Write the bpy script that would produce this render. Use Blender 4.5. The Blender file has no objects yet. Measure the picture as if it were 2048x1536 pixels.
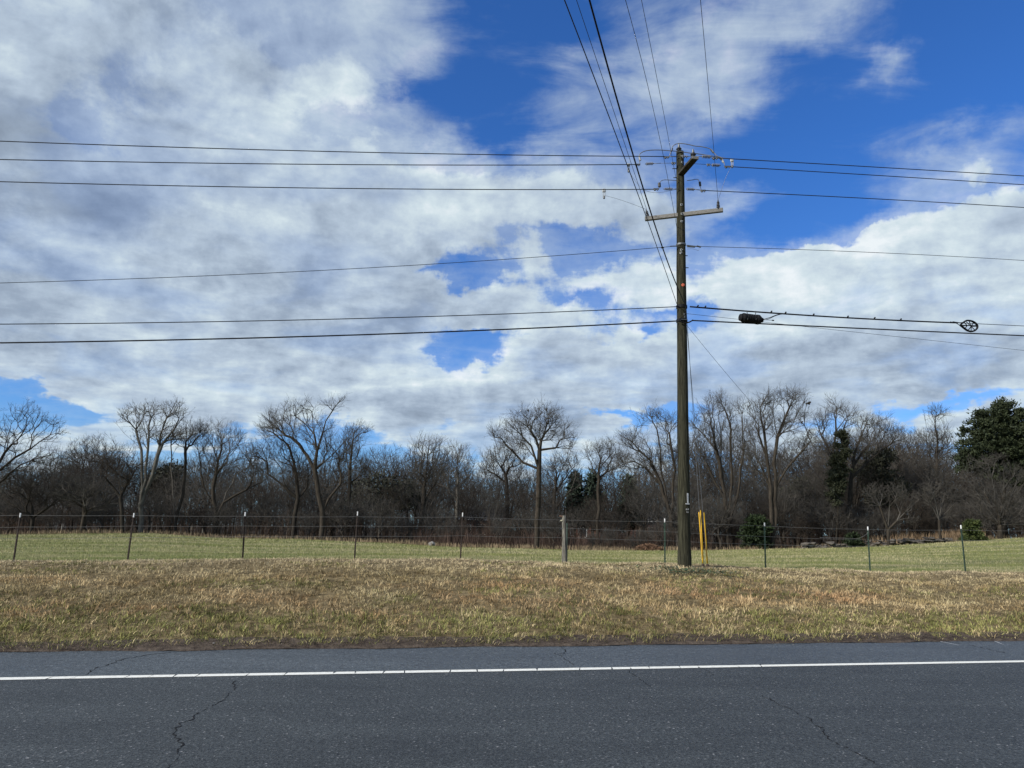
import bpy, bmesh, math, random
import numpy as np
from mathutils import Vector, Matrix

random.seed(7); RNG = np.random.default_rng(7)
sc = bpy.context.scene
COL = sc.collection
R = math.radians

# ------------------------------------------------------------------ camera
PITCH, ROLL, EYE, F = R(11.0), R(1.0), 1.7, 1500.0
cam_d = bpy.data.cameras.new('camera'); cam = bpy.data.objects.new('camera', cam_d); COL.objects.link(cam)
cam.location = (0, 0, EYE)
CAMROT = Matrix.Rotation(R(90) + PITCH, 3, 'X') @ Matrix.Rotation(ROLL, 3, 'Z')
cam.rotation_euler = CAMROT.to_euler()
cam_d.sensor_fit = 'HORIZONTAL'; cam_d.sensor_width = 36.0; cam_d.lens = 36.0 * F / 2048.0
cam_d.clip_start = 0.1; cam_d.clip_end = 8000
sc.camera = cam
sc.view_settings.view_transform = 'Standard'; sc.view_settings.look = 'None'
sc.view_settings.gamma = 1.0; sc.view_settings.use_curve_mapping = False
sc.view_settings.exposure = 0.35
M3 = np.array(CAMROT)
def ray(px, py):
    d = M3 @ np.array([(px - 1024) / F, (768 - py) / F, -1.0])
    return d / np.linalg.norm(d)
def at_y(px, py, Y):
    d = ray(px, py); return np.array([0, 0, EYE]) + d * (Y / d[1])
def at_z(px, py, z):
    d = ray(px, py); return np.array([0, 0, EYE]) + d * ((z - EYE) / d[2])
def project(p):
    c = M3.T @ (np.array(p) - np.array([0, 0, EYE]))
    return 1024 + F * c[0] / -c[2], 768 - F * c[1] / -c[2]

# ------------------------------------------------------------------ sun and sky
SUN_AZ, SUN_EL = R(-122), R(33)      # azimuth clockwise from +Y (view direction): left and behind
sd = bpy.data.lights.new('sun', 'SUN'); sun = bpy.data.objects.new('sun', sd); COL.objects.link(sun)
sd.energy = 4.4; sd.angle = R(6); sd.color = (1.0, 0.95, 0.87)
sdir = Vector((math.sin(SUN_AZ) * math.cos(SUN_EL), math.cos(SUN_AZ) * math.cos(SUN_EL), math.sin(SUN_EL)))
sun.rotation_euler = sdir.to_track_quat('Z', 'Y').to_euler(); sun.location = (0, 0, 30)

# coverage and brightness of the clouds, read off the photograph (x step 66 px) at these heights
SKY_Y = [0, 64, 128, 192, 256, 320, 384, 425, 448, 480, 512, 545, 580, 612, 640, 672, 698, 735, 770, 800, 830, 870, 920, 980, 1060]
COV = ["99999998887654100133333455421000",
       "99999999977765332123445653100000",
       "99999999999853222333566311362001",
       "99999999999732001345665521111011",
       "99999999975563112454631001112234",
       "99999999999986455544321000136873",
       "99999999999999998877766410134355",
       "99999999999998997778876200048899",
       "99999999999987667787762001789999",
       "99999999889999985224674112799999",
       "99999999999998788656688889999879",
       "99999999999995357888867899999989",
       "99999999999999998635899999999999",
       "99999999999999999868749999999999",
       "99999999999999999972149999999999",
       "99999999999994135778489999999999",
       "99999999999984247999999999999999",
       "99999999999999999999999999999999",
       "58999976699999999999999999999999",
       "24699999999999999999999998633454",
       "01247999999899999952248999977966",
       "58888876431367795899999995599887",
       "66665555444456667765566666555566",
       "44444444444444444444444444444444",
       "44444444444444444444444444444444"]
BRI = ["56776555555555555555555666555555",
       "65787665544455555555555566555555",
       "77667666646655555555566555665555",
       "54654447788755555555556655565555",
       "45653357876655555555555555555555",
       "45665446777777655555555555556786",
       "33333456676656777667655555566666",
       "32322234556677777766555555578988",
       "44322334556777777766555557888888",
       "46643334445566555555555567888877",
       "45755455445444555566676778888778",
       "44556654444455566666777888888888",
       "44446655455655556788888888888888",
       "45555554455555555688777788887777",
       "55555445554444556788777777766666",
       "55556655445555666677766665555555",
       "45556655555577788777766555444455",
       "44556655555689877765665555444455",
       "55566667787776655556655445555566",
       "55667777777655555566555555444455",
       "55556666666555444455554444458855",
       "67788777777766554444444445555555",
       "66666666666666666666666666666666",
       "77777777777777777777777777777777",
       "77777777777777777777777777777777"]
def build_sky():
    world = bpy.data.worlds.new('World'); sc.world = world; world.use_nodes = True
    world.cycles.sampling_method = 'MANUAL'; world.cycles.sample_map_resolution = 512
    nt = world.node_tree; N = nt.nodes; L = nt.links; N.clear()
    def put(v, s):
        if isinstance(v, (int, float)): s.default_value = v
        elif isinstance(v, tuple): s.default_value = v
        else: L.new(v, s)
    def ma(op, a, b=None, c=None, clamp=False):
        n = N.new('ShaderNodeMath'); n.operation = op; n.use_clamp = clamp
        for i, v in enumerate((a, b, c)):
            if v is not None: put(v, n.inputs[i])
        return n.outputs[0]
    def vm(op, a, b=None, scale=None):
        n = N.new('ShaderNodeVectorMath'); n.operation = op; put(a, n.inputs[0])
        if b is not None: put(b, n.inputs[1])
        if scale is not None: put(scale, n.inputs[3])
        return n.outputs[0]
    def mr(v, a, b, c, d, typ='LINEAR'):
        n = N.new('ShaderNodeMapRange'); n.interpolation_type = typ; put(v, n.inputs[0])
        for i, x in enumerate((a, b, c, d)): n.inputs[i + 1].default_value = x
        return n.outputs[0]
    def mix(f, a, b):
        n = N.new('ShaderNodeMix'); n.data_type = 'RGBA'; put(f, n.inputs[0]); put(a, n.inputs[6]); put(b, n.inputs[7])
        return n.outputs[2]
    def noise(vec, scale, detail=6, rough=0.55, dist=0.0):
        n = N.new('ShaderNodeTexNoise'); n.noise_dimensions = '3D'; put(vec, n.inputs['Vector'])
        n.inputs['Scale'].default_value = scale; n.inputs['Detail'].default_value = detail
        n.inputs['Roughness'].default_value = rough; n.inputs['Distortion'].default_value = dist
        return n
    dirv = vm('NORMALIZE', N.new('ShaderNodeTexCoord').outputs['Generated'])
    # cloud layer position: the direction carried to a flat layer overhead
    sp = N.new('ShaderNodeSeparateXYZ'); L.new(dirv, sp.inputs[0])
    zz = ma('ADD', ma('MAXIMUM', sp.outputs[2], 0.0), 0.14)
    cx = N.new('ShaderNodeCombineXYZ'); L.new(ma('DIVIDE', sp.outputs[0], zz), cx.inputs[0])
    L.new(ma('DIVIDE', sp.outputs[1], zz), cx.inputs[1]); L.new(ma('MULTIPLY', sp.outputs[2], 1.5), cx.inputs[2])
    P = cx.outputs[0]
    # wandering of the layout
    w1 = noise(P, 2.2, 4, 0.6); w2 = noise(dirv, 11.0, 5, 0.65)
    wv = vm('ADD', vm('SCALE', vm('SUBTRACT', w1.outputs['Color'], (.5, .5, .5)), scale=0.075),
            vm('SCALE', vm('SUBTRACT', w2.outputs['Color'], (.5, .5, .5)), scale=0.06))
    w3 = noise(dirv, 34.0, 4, 0.6)
    wv = vm('ADD', wv, vm('SCALE', vm('SUBTRACT', w3.outputs['Color'], (.5, .5, .5)), scale=0.030))
    wd = vm('NORMALIZE', vm('ADD', dirv, wv))
    s2 = N.new('ShaderNodeSeparateXYZ'); L.new(wd, s2.inputs[0])
    az = ma('ARCTAN2', s2.outputs[0], s2.outputs[1]); el = ma('ARCSINE', s2.outputs[2])
    AZ0, AZ1 = R(-39), R(39)
    u = mr(az, AZ0, AZ1, 0, 1)
    els = [R(1.5 + 1.48 * i) for i in range(26)]
    ys = np.array(SKY_Y, float)
    C = np.array([[int(c) for c in r] for r in COV], float) / 9; B = np.array([[int(c) for c in r] for r in BRI], float) / 9
    def look(T, px, py):
        px = min(max(px, 0), 2048) / 2048 * 31; i = min(int(px), 30); f = px - i
        col = T[:, i] * (1 - f) + T[:, i + 1] * f
        return float(np.interp(py, ys, col))
    cur = None
    for j, e in enumerate(els):
        rp = N.new('ShaderNodeValToRGB'); cr = rp.color_ramp; cr.interpolation = 'LINEAR'
        for k in range(32):
            a = AZ0 + (AZ1 - AZ0) * k / 31
            p = np.array([math.sin(a) * math.cos(e), math.cos(a) * math.cos(e), math.sin(e)]) * 100 + np.array([0, 0, EYE])
            px, py = project(p)
            v = (look(C, px, py), look(B, px, py), 0, 1)
            if k == 0: el0 = cr.elements[0]; el0.position = 0
            elif k == 31: el0 = cr.elements[-1]; el0.position = 1
            else: el0 = cr.elements.new(k / 31)
            el0.color = v
        L.new(u, rp.inputs[0])
        cur = rp.outputs[0] if cur is None else mix(mr(el, els[j - 1], e, 0, 1), cur, rp.outputs[0])
    # beyond the table the same kind of broken cloud goes on
    big = noise(P, 0.9, 3, 0.5)
    gen = N.new('ShaderNodeCombineXYZ'); L.new(mr(big.outputs[0], .35, .62, .35, 1.0), gen.inputs[0]); gen.inputs[1].default_value = .58
    out = ma('MAXIMUM', mr(ma('ABSOLUTE', az), R(36), R(47), 0, 1, 'SMOOTHSTEP'), mr(el, R(37.5), R(46), 0, 1, 'SMOOTHSTEP'))
    tab = mix(out, cur, gen.outputs[0])
    st = N.new('ShaderNodeSeparateColor'); L.new(tab, st.inputs[0])
    cov, bri = st.outputs[0], st.outputs[1]
    # cloud detail, twice: once where we look and once a step towards the sun for the lit side
    def dens(vp, vd):
        a = noise(vp, 2.6, 7, 0.56, 0.2).outputs[0]; b = noise(vd, 9.5, 7, 0.62, 0.15).outputs[0]
        return ma('ADD', ma('MULTIPLY', a, 0.55), ma('MULTIPLY', b, 0.45))
    n0 = dens(P, dirv)
    stp = (-0.035, -0.01, 0.045)
    n1 = dens(vm('ADD', P, (-0.06, -0.03, 0.04)), vm('ADD', dirv, (-0.012, 0.0, 0.016)))
    lit = ma('SUBTRACT', n0, n1)
    wisp = noise(vm('MULTIPLY', P, (1.0, 1.9, 1.0)), 3.6, 7, 0.62, 0.5).outputs[0]
    d0 = ma('ADD', ma('MULTIPLY_ADD', cov, 1.35, -0.31), ma('MULTIPLY', ma('SUBTRACT', n0, 0.5), 2.3))
    dn = N.new('ShaderNodeMapRange'); dn.interpolation_type = 'SMOOTHSTEP'; L.new(d0, dn.inputs[0]); dn.inputs[1].default_value = .38
    L.new(mr(sp.outputs[2], .40, .56, .72, 1.15), dn.inputs[2]); dens_ = dn.outputs[0]
    thin = mr(ma('ADD', ma('MULTIPLY_ADD', cov, 1.1, -.04), ma('MULTIPLY', ma('SUBTRACT', wisp, 0.5), 1.1)), 0.12, 0.85, 0, 0.70, 'SMOOTHSTEP')
    veil = mr(noise(P, 2.1, 5, 0.55, 0.4).outputs[0], 0.34, 0.54, 0.78, 0.98, 'SMOOTHSTEP')
    thin = ma('MULTIPLY', thin, mr(sp.outputs[2], .30, .44, .30, 1.0))
    alpha = ma('MAXIMUM', ma('MULTIPLY', dens_, veil), thin)
    edge = mr(d0, 0.45, 1.1, 0.24, -0.04)
    n3 = noise(P, 1.5, 5, 0.5).outputs[0]
    n5 = noise(vm('MULTIPLY', P, (0.9, 1.25, 1.0)), 3.4, 7, 0.55, 0.5).outputs[0]
    b = ma('ADD', ma('SUBTRACT', bri, 0.10), ma('MULTIPLY', ma('SUBTRACT', n3, 0.5), 0.65))
    b = ma('ADD', b, ma('MULTIPLY', ma('SUBTRACT', n5, 0.5), 0.6))
    n7 = noise(vm('MULTIPLY', dirv, (1.0, 1.0, 1.9)), 13.0, 6, 0.55, 0.4).outputs[0]
    b = ma('ADD', b, ma('MULTIPLY', ma('SUBTRACT', n7, 0.5), 0.7))
    n9 = noise(vm('MULTIPLY', dirv, (1.0, 1.0, 2.4)), 30.0, 5, 0.6, 0.5).outputs[0]
    b = ma('ADD', b, ma('MULTIPLY', ma('SUBTRACT', n9, 0.5), mr(sp.outputs[2], .05, .5, .55, .15)))
    b = ma('ADD', b, ma('MULTIPLY', lit, 3.0)); b = ma('ADD', b, edge); b = ma('MULTIPLY_ADD', b, 0.78, 0.125)
    rc = N.new('ShaderNodeValToRGB'); cr = rc.color_ramp; L.new(b, rc.inputs[0])
    stops = [(0.0, (.24, .30, .385)), (0.3, (.335, .415, .525)), (0.55, (.48, .58, .695)), (0.8, (.66, .77, .825)), (1.0, (.86, .92, .95))]
    cr.elements[0].position, cr.elements[0].color = stops[0][0], (*stops[0][1], 1)
    cr.elements[1].position, cr.elements[1].color = stops[-1][0], (*stops[-1][1], 1)
    for p, c in stops[1:-1]: cr.elements.new(p).color = (*c, 1)
    sky = N.new('ShaderNodeTexSky'); sky.sky_type = 'NISHITA'; sky.sun_disc = False
    sky.sun_elevation = SUN_EL; sky.sun_rotation = SUN_AZ % (2 * math.pi)
    sky.air_density = 1.0; sky.dust_density = 0.3; sky.ozone_density = 2.2
    K = 0.785; STR = 0.085 * K
    tint = N.new('ShaderNodeMix'); tint.data_type = 'RGBA'; tint.blend_type = 'MULTIPLY'; tint.inputs[0].default_value = 1
    L.new(sky.outputs[0], tint.inputs[6]); L.new(mix(mr(sp.outputs[2], 0.05, 0.45, 0, 1), (.62, 1.05, 1.7, 1), (.44, 1.0, 1.85, 1)), tint.inputs[7])
    cl = vm('SCALE', rc.outputs[0], scale=K / STR)
    bg = N.new('ShaderNodeBackground'); bg.inputs[1].default_value = STR
    above = mix(alpha, tint.outputs[2], cl)
    L.new(mix(mr(sp.outputs[2], -0.03, 0.0, 1, 0), above, (.07 / STR, .065 / STR, .045 / STR, 1)), bg.inputs[0])
    o = N.new('ShaderNodeOutputWorld'); L.new(bg.outputs[0], o.inputs[0])
build_sky()
# ------------------------------------------------------------------ helpers
def tag(o, label=None, cat=None, group=None, kind=None):
    if label: o['label'] = label
    if cat: o['category'] = cat
    if group: o['group'] = group
    if kind: o['kind'] = kind
    return o
def empty(name, loc, label=None, cat=None, group=None):
    o = bpy.data.objects.new(name, None); COL.objects.link(o); o.location = tuple(loc); o.empty_display_size = .2
    return tag(o, label, cat, group)
def link(name, me, mat=None, parent=None, loc=(0, 0, 0)):
    o = bpy.data.objects.new(name, me); COL.objects.link(o); o.location = tuple(loc)
    if parent: o.parent = parent
    if mat and not me.materials: me.materials.append(mat)
    return o
def mesh_np(name, V, FA, attr=None, smooth=False):
    """V (n,3); FA list of (m,k) index arrays (k 3 or 4)"""
    me = bpy.data.meshes.new(name); V = np.ascontiguousarray(V, np.float32)
    FA = [f for f in FA if len(f)]
    me.vertices.add(len(V)); me.vertices.foreach_set('co', V.ravel())
    tot = sum(f.size for f in FA); me.loops.add(tot)
    me.loops.foreach_set('vertex_index', np.concatenate([f.ravel() for f in FA]).astype(np.int32))
    ks = np.concatenate([np.full(len(f), f.shape[1]) for f in FA]); st = np.concatenate([[0], np.cumsum(ks)[:-1]])
    me.polygons.add(len(ks)); me.polygons.foreach_set('loop_start', st.astype(np.int32)); me.polygons.foreach_set('loop_total', ks.astype(np.int32))
    if smooth: me.polygons.foreach_set('use_smooth', np.ones(len(ks), bool))
    if attr is not None:
        a = me.attributes.new('tone', 'FLOAT_COLOR', 'POINT'); c = np.ones((len(V), 4), np.float32); c[:, :3] = attr
        a.data.foreach_set('color', c.ravel())
    me.update(); me.validate(); return me
def prisms(P0, P1, R0, R1, sides=3, cap=False):
    """one tapered prism for every segment, all at once"""
    P0 = np.asarray(P0, float); P1 = np.asarray(P1, float); n = len(P0)
    R0 = np.broadcast_to(np.asarray(R0, float), (n,)); R1 = np.broadcast_to(np.asarray(R1, float), (n,))
    d = P1 - P0; L = np.linalg.norm(d, axis=1, keepdims=True); d = d / np.maximum(L, 1e-9)
    ref = np.where(np.abs(d[:, 2:3]) < .9, np.array([[0, 0, 1.]]), np.array([[1., 0, 0]]))
    a = np.cross(d, ref); a /= np.maximum(np.linalg.norm(a, axis=1, keepdims=True), 1e-9); b = np.cross(d, a)
    th = np.arange(sides) * 2 * np.pi / sides
    ring = np.cos(th)[None, :, None] * a[:, None, :] + np.sin(th)[None, :, None] * b[:, None, :]
    V = np.concatenate([P0[:, None, :] + ring * R0[:, None, None], P1[:, None, :] + ring * R1[:, None, None]], axis=1).reshape(-1, 3)
    base = (np.arange(n) * 2 * sides)[:, None]; k = np.arange(sides); k2 = (k + 1) % sides
    q = np.stack([k, k2, k2 + sides, k + sides], 1)
    Fq = (base[:, :, None] + q[None]).reshape(-1, 4)
    out = [Fq]
    if cap:
        out.append((base + np.arange(sides)[None, ::-1])); out.append(base + sides + np.arange(sides)[None])
    return V, out
def tube(name, pts, r, mat, parent=None, sides=6, loc=(0, 0, 0)):
    """one continuous swept tube along pts; r number or list"""
    pts = np.array(pts, float) - np.array(loc); n = len(pts); r = np.broadcast_to(np.array(r, float), (n,))
    V = []; d = np.gradient(pts, axis=0); up = np.array([0, 0, 1.])
    d /= np.maximum(np.linalg.norm(d, axis=1, keepdims=True), 1e-9)
    a = np.cross(d[0], up); a = a if np.linalg.norm(a) > .1 else np.array([1., 0, 0])
    for i in range(n):
        a = a - d[i] * a.dot(d[i]); a /= np.linalg.norm(a); b = np.cross(d[i], a)
        for k in range(sides):
            t = 2 * math.pi * k / sides; V.append(pts[i] + r[i] * (math.cos(t) * a + math.sin(t) * b))
    Q = [[i * sides + k, i * sides + (k + 1) % sides, (i + 1) * sides + (k + 1) % sides, (i + 1) * sides + k] for i in range(n - 1) for k in range(sides)]
    me = mesh_np(name, np.array(V), [np.array(Q), np.array([list(range(sides))[::-1]]), np.array([[(n - 1) * sides + k for k in range(sides)]])], smooth=False)
    return link(name, me, mat, parent, (0, 0, 0) if parent else loc)
def bm_obj(name, bm, mat, parent=None, loc=(0, 0, 0), rot=None, smooth=False):
    me = bpy.data.meshes.new(name); bm.to_mesh(me); bm.free()
    if smooth:
        for p in me.polygons: p.use_smooth = True
    o = link(name, me, mat, parent, loc)
    if rot is not None: o.rotation_euler = rot
    return o
def add_box(bm, c, s, rot=None, bev=0.0):
    m = Matrix.Translation(Vector(c)) @ (rot.to_4x4() if rot is not None else Matrix.Identity(4)) @ Matrix.Diagonal((s[0], s[1], s[2], 1))
    r = bmesh.ops.create_cube(bm, size=1, matrix=m)
    if bev: bmesh.ops.bevel(bm, geom=list({e for v in r['verts'] for e in v.link_edges}), offset=bev, segments=1, affect='EDGES')
def add_lathe(bm, prof, n=12, M=Matrix.Identity(4)):
    """prof: list of (radius, height)"""
    rings = []
    for (r, h) in prof:
        rings.append([bm.verts.new(M @ Vector((r * math.cos(2 * math.pi * k / n), r * math.sin(2 * math.pi * k / n), h))) for k in range(n)])
    for a, b in zip(rings, rings[1:]):
        for k in range(n): bm.faces.new((a[k], a[(k + 1) % n], b[(k + 1) % n], b[k]))
    bm.faces.new(rings[0][::-1]); bm.faces.new(rings[-1])
def aim(a, b):
    """matrix with local Z running from a to b, origin a"""
    d = Vector(b) - Vector(a); return Matrix.Translation(Vector(a)) @ d.to_track_quat('Z', 'Y').to_matrix().to_4x4()
_perm = RNG.random((256, 256))
def vnoise(x, y):
    xi = np.floor(x).astype(int); yi = np.floor(y).astype(int); fx = x - xi; fy = y - yi
    fx = fx * fx * (3 - 2 * fx); fy = fy * fy * (3 - 2 * fy); g = lambda i, j: _perm[i % 256, j % 256]
    return (g(xi, yi) * (1 - fx) + g(xi + 1, yi) * fx) * (1 - fy) + (g(xi, yi + 1) * (1 - fx) + g(xi + 1, yi + 1) * fx) * fy
def fbm(x, y, o=4):
    s = 0; a = .5; t = 0
    for i in range(o): s = s + a * vnoise(x * 2 ** i + 17 * i, y * 2 ** i + 31 * i); t += a; a *= .5
    return s / t

# ------------------------------------------------------------------ materials
def mat(name, color, rough=.8, spec=.3, metal=0.0, var=0.25, scale=8.0, bump=0.0, bscale=40.0, stretch=(1, 1, 1), color2=None, detail=5):
    m = bpy.data.materials.new(name); m.use_nodes = True; nt = m.node_tree; N = nt.nodes; L = nt.links
    b = N['Principled BSDF']; b.inputs['Roughness'].default_value = rough; b.inputs['Specular IOR Level'].default_value = spec
    b.inputs['Metallic'].default_value = metal
    tc = N.new('ShaderNodeTexCoord'); mp = N.new('ShaderNodeMapping'); mp.inputs['Scale'].default_value = stretch
    L.new(tc.outputs['Object'], mp.inputs[0])
    n = N.new('ShaderNodeTexNoise'); n.inputs['Scale'].default_value = scale; n.inputs['Detail'].default_value = detail; n.inputs['Roughness'].default_value = .6
    L.new(mp.outputs[0], n.inputs['Vector'])
    r = N.new('ShaderNodeValToRGB'); L.new(n.outputs[0], r.inputs[0])
    c2 = color2 if color2 else tuple(min(1, c * (1 + var)) for c in color)
    c1 = tuple(c * (1 - var) for c in color) if not color2 else color
    r.color_ramp.elements[0].position = .32; r.color_ramp.elements[0].color = (*c1, 1)
    r.color_ramp.elements[1].position = .68; r.color_ramp.elements[1].color = (*c2, 1)
    L.new(r.outputs[0], b.inputs['Base Color'])
    if bump:
        n2 = N.new('ShaderNodeTexNoise'); n2.inputs['Scale'].default_value = bscale; n2.inputs['Detail'].default_value = 4
        L.new(mp.outputs[0], n2.inputs['Vector'])
        bp = N.new('ShaderNodeBump'); bp.inputs['Strength'].default_value = bump; bp.inputs['Distance'].default_value = .02
        L.new(n2.outputs[0], bp.inputs['Height']); L.new(bp.outputs[0], b.inputs['Normal'])
    return m
def mat_tone(name, rough=.85, spec=.15, gain=1.0, trans=0.0):
    """colour of each blade or leaf comes from its own 'tone' attribute"""
    m = bpy.data.materials.new(name); m.use_nodes = True; nt = m.node_tree; N = nt.nodes; L = nt.links
    b = N['Principled BSDF']; b.inputs['Roughness'].default_value = rough; b.inputs['Specular IOR Level'].default_value = spec
    a = N.new('ShaderNodeAttribute'); a.attribute_name = 'tone'; L.new(a.outputs['Color'], b.inputs['Base Color'])
    return m

# ------------------------------------------------------------------ the lie of the land
# road: white line seen at (0,1360) and (2048,1322), asphalt edge at (0,1308) and (2048,1276)
LA, LB = at_z(0, 1358, 0)[:2], at_z(2048, 1323, 0)[:2]
EA, EB = at_z(0, 1306, 0)[:2], at_z(2048, 1279, 0)[:2]
E = (LB - LA) / np.linalg.norm(LB - LA); NRM = np.array([-E[1], E[0]])
T_LINE = LA @ NRM; T_EDGE = .5 * (EA @ NRM + EB @ NRM)
def st2xy(s, t): return np.outer(np.atleast_1d(s), E) + np.outer(np.atleast_1d(t), NRM)
POLE_Y = 20.0
PB = at_y(1369, 1128, POLE_Y)             # foot of the pole
T_POLE = PB[:2] @ NRM; Z_POLE = PB[2]
print('road angle', math.degrees(math.atan2(E[1], E[0])), 't', T_LINE, T_EDGE, T_POLE, 'zpole', Z_POLE)
FB = [(28, 1121), (256, 1121), (484, 1121), (710, 1119), (922, 1119), (1129, 1124), (1331, 1127), (1532, 1136), (1741, 1142), (1930, 1142)]
# fence runs from Y 18.6 on the left to Y 22.2 on the right
def fence_y(px): return 18.7 + (22.4 - 18.7) * (px / 2048)
fence_pts = [at_y(px, py, fence_y(px)) for px, py in FB]
FPX = np.array([p[0] for p in fence_pts]); FPZ = np.array([p[2] for p in fence_pts]); FPY = np.array([p[1] for p in fence_pts])
print('fence', np.round(fence_pts, 2).tolist())
# far edge of the field, where the trees start, at 78 m
FAR = [(-400, 1072), (0, 1070), (150, 1068), (300, 1067), (450, 1077), (600, 1079), (700, 1084), (800, 1088), (900, 1095), (1050, 1098), (1150, 1101), (1400, 1102), (1560, 1098), (1700, 1095), (1800, 1090), (1900, 1084), (2000, 1078), (2100, 1072), (2500, 1062)]
FARP = np.array([at_y(px, py, 74.0) for px, py in FAR])
def ground(x, y):
    x = np.asarray(x, float); y = np.asarray(y, float)
    t = x * NRM[0] + y * NRM[1]
    zc = np.interp(x, FPX, FPZ); yc = np.interp(x, FPX, FPY); tc = x * NRM[0] + yc * NRM[1]
    u = np.clip((t - T_EDGE) / (tc - T_EDGE), 0, 1)
    bank = zc * (0.08 * np.minimum(u * 8, 1) + .92 * np.sin(np.clip(u * 1.05, 0, 1) * np.pi / 2) ** 1.15)
    ang = x / np.maximum(y, 1.0); fz = np.interp(ang, FARP[:, 0] / 74.0, FARP[:, 2])
    v = np.clip((y - yc) / (74.0 - yc), 0, 1)
    field = zc + (fz - zc) * v + .12 * np.sin(v * np.pi) * 0
    z = np.where(t < tc, bank, field)
    z = np.where(t < T_EDGE, -0.03, z)
    bumps = (fbm(x * .55, y * .55, 3) - .5) * .14 * np.clip((t - T_EDGE - .5) / 2, 0, 1) * np.clip((tc + 6 - t) / 4, 0, 1)
    bumps = bumps + (fbm(x * .06 + 9, y * .06, 3) - .5) * .15 * np.clip((y - 26) / 14, 0, 1) * np.clip((74 - y) / 20, 0, 1)
    far = np.clip((y - 95) / 200, 0, 1)
    return (z + bumps) * (1 - far) + (-.3) * far
def G(x, y): return float(ground(np.array([x]), np.array([y]))[0])

# ground sheet
def build_ground():
    ys = np.concatenate([np.linspace(-60, 8, 12), np.linspace(9, 26, 86), np.linspace(26.5, 100, 90), np.geomspace(103, 3500, 34)])
    us = np.concatenate([np.linspace(-60, -1.2, 20), np.linspace(-1.18, 1.18, 150), np.linspace(1.2, 60, 20)])
    uu, yy = np.meshgrid(us, ys); xx = uu * np.maximum(np.abs(yy), 22) * np.where(np.abs(uu) > 1.2, 1, 1)
    zz = ground(xx, yy)
    # under the road the ground lies just below the asphalt
    V = np.stack([xx, yy, zz], -1).reshape(-1, 3); h, w = xx.shape
    i = np.arange(h - 1)[:, None] * w + np.arange(w - 1)[None]; Q = np.stack([i, i + 1, i + w + 1, i + w], -1).reshape(-1, 4)
    me = mesh_np('ground', V, [Q], smooth=True)
    m = bpy.data.materials.new('soil and turf'); m.use_nodes = True; nt = m.node_tree; N = nt.nodes; L = nt.links
    b = N['Principled BSDF']; b.inputs['Roughness'].default_value = .95; b.inputs['Specular IOR Level'].default_value = .1
    tc = N.new('ShaderNodeTexCoord')
    def nz(scale, det, st=(1, 1, 1)):
        mp = N.new('ShaderNodeMapping'); mp.inputs['Scale'].default_value = st; L.new(tc.outputs['Object'], mp.inputs[0])
        n = N.new('ShaderNodeTexNoise'); n.inputs['Scale'].default_value = scale; n.inputs['Detail'].default_value = det; n.inputs['Roughness'].default_value = .65
        L.new(mp.outputs[0], n.inputs['Vector']); return n.outputs[0]
    def ramp(v, st):
        r = N.new('ShaderNodeValToRGB'); L.new(v, r.inputs[0]); cr = r.color_ramp
        cr.elements[0].position, cr.elements[0].color = st[0][0], (*st[0][1], 1); cr.elements[1].position, cr.elements[1].color = st[-1][0], (*st[-1][1], 1)
        for p, c in st[1:-1]: cr.elements.new(p).color = (*c, 1)
        return r.outputs[0]
    def mixc(f, a, c):
        n = N.new('ShaderNodeMix'); n.data_type = 'RGBA'
        for v, s in ((f, n.inputs[0]), (a, n.inputs[6]), (c, n.inputs[7])):
            if isinstance(v, tuple): s.default_value = v
            else: L.new(v, s)
        return n.outputs[2]
    brown = ramp(nz(5.0, 8), [(.3, (.045, .035, .018)), (.5, (.12, .09, .045)), (.7, (.24, .185, .10))])
    green = ramp(nz(.55, 9, (1, 2.2, 1)), [(.33, (.10, .12, .035)), (.5, (.15, .16, .055)), (.66, (.25, .22, .11))])
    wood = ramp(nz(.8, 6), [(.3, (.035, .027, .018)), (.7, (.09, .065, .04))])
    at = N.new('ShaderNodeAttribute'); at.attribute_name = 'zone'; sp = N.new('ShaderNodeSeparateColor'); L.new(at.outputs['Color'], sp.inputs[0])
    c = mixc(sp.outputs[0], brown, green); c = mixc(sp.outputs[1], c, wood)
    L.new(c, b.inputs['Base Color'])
    bp = N.new('ShaderNodeBump'); bp.inputs['Strength'].default_value = .6; bp.inputs['Distance'].default_value = .05
    L.new(nz(9, 6), bp.inputs['Height']); L.new(bp.outputs[0], b.inputs['Normal'])
    x, y = V[:, 0], V[:, 1]; yc = np.interp(x, FPX, FPY) - .15
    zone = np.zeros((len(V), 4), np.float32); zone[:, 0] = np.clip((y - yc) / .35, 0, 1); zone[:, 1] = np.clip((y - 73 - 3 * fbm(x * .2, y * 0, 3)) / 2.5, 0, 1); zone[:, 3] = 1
    a = me.attributes.new('zone', 'FLOAT_COLOR', 'POINT'); a.data.foreach_set('color', zone.ravel())
    tag(link('ground', me, m), kind='structure')
build_ground()

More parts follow.
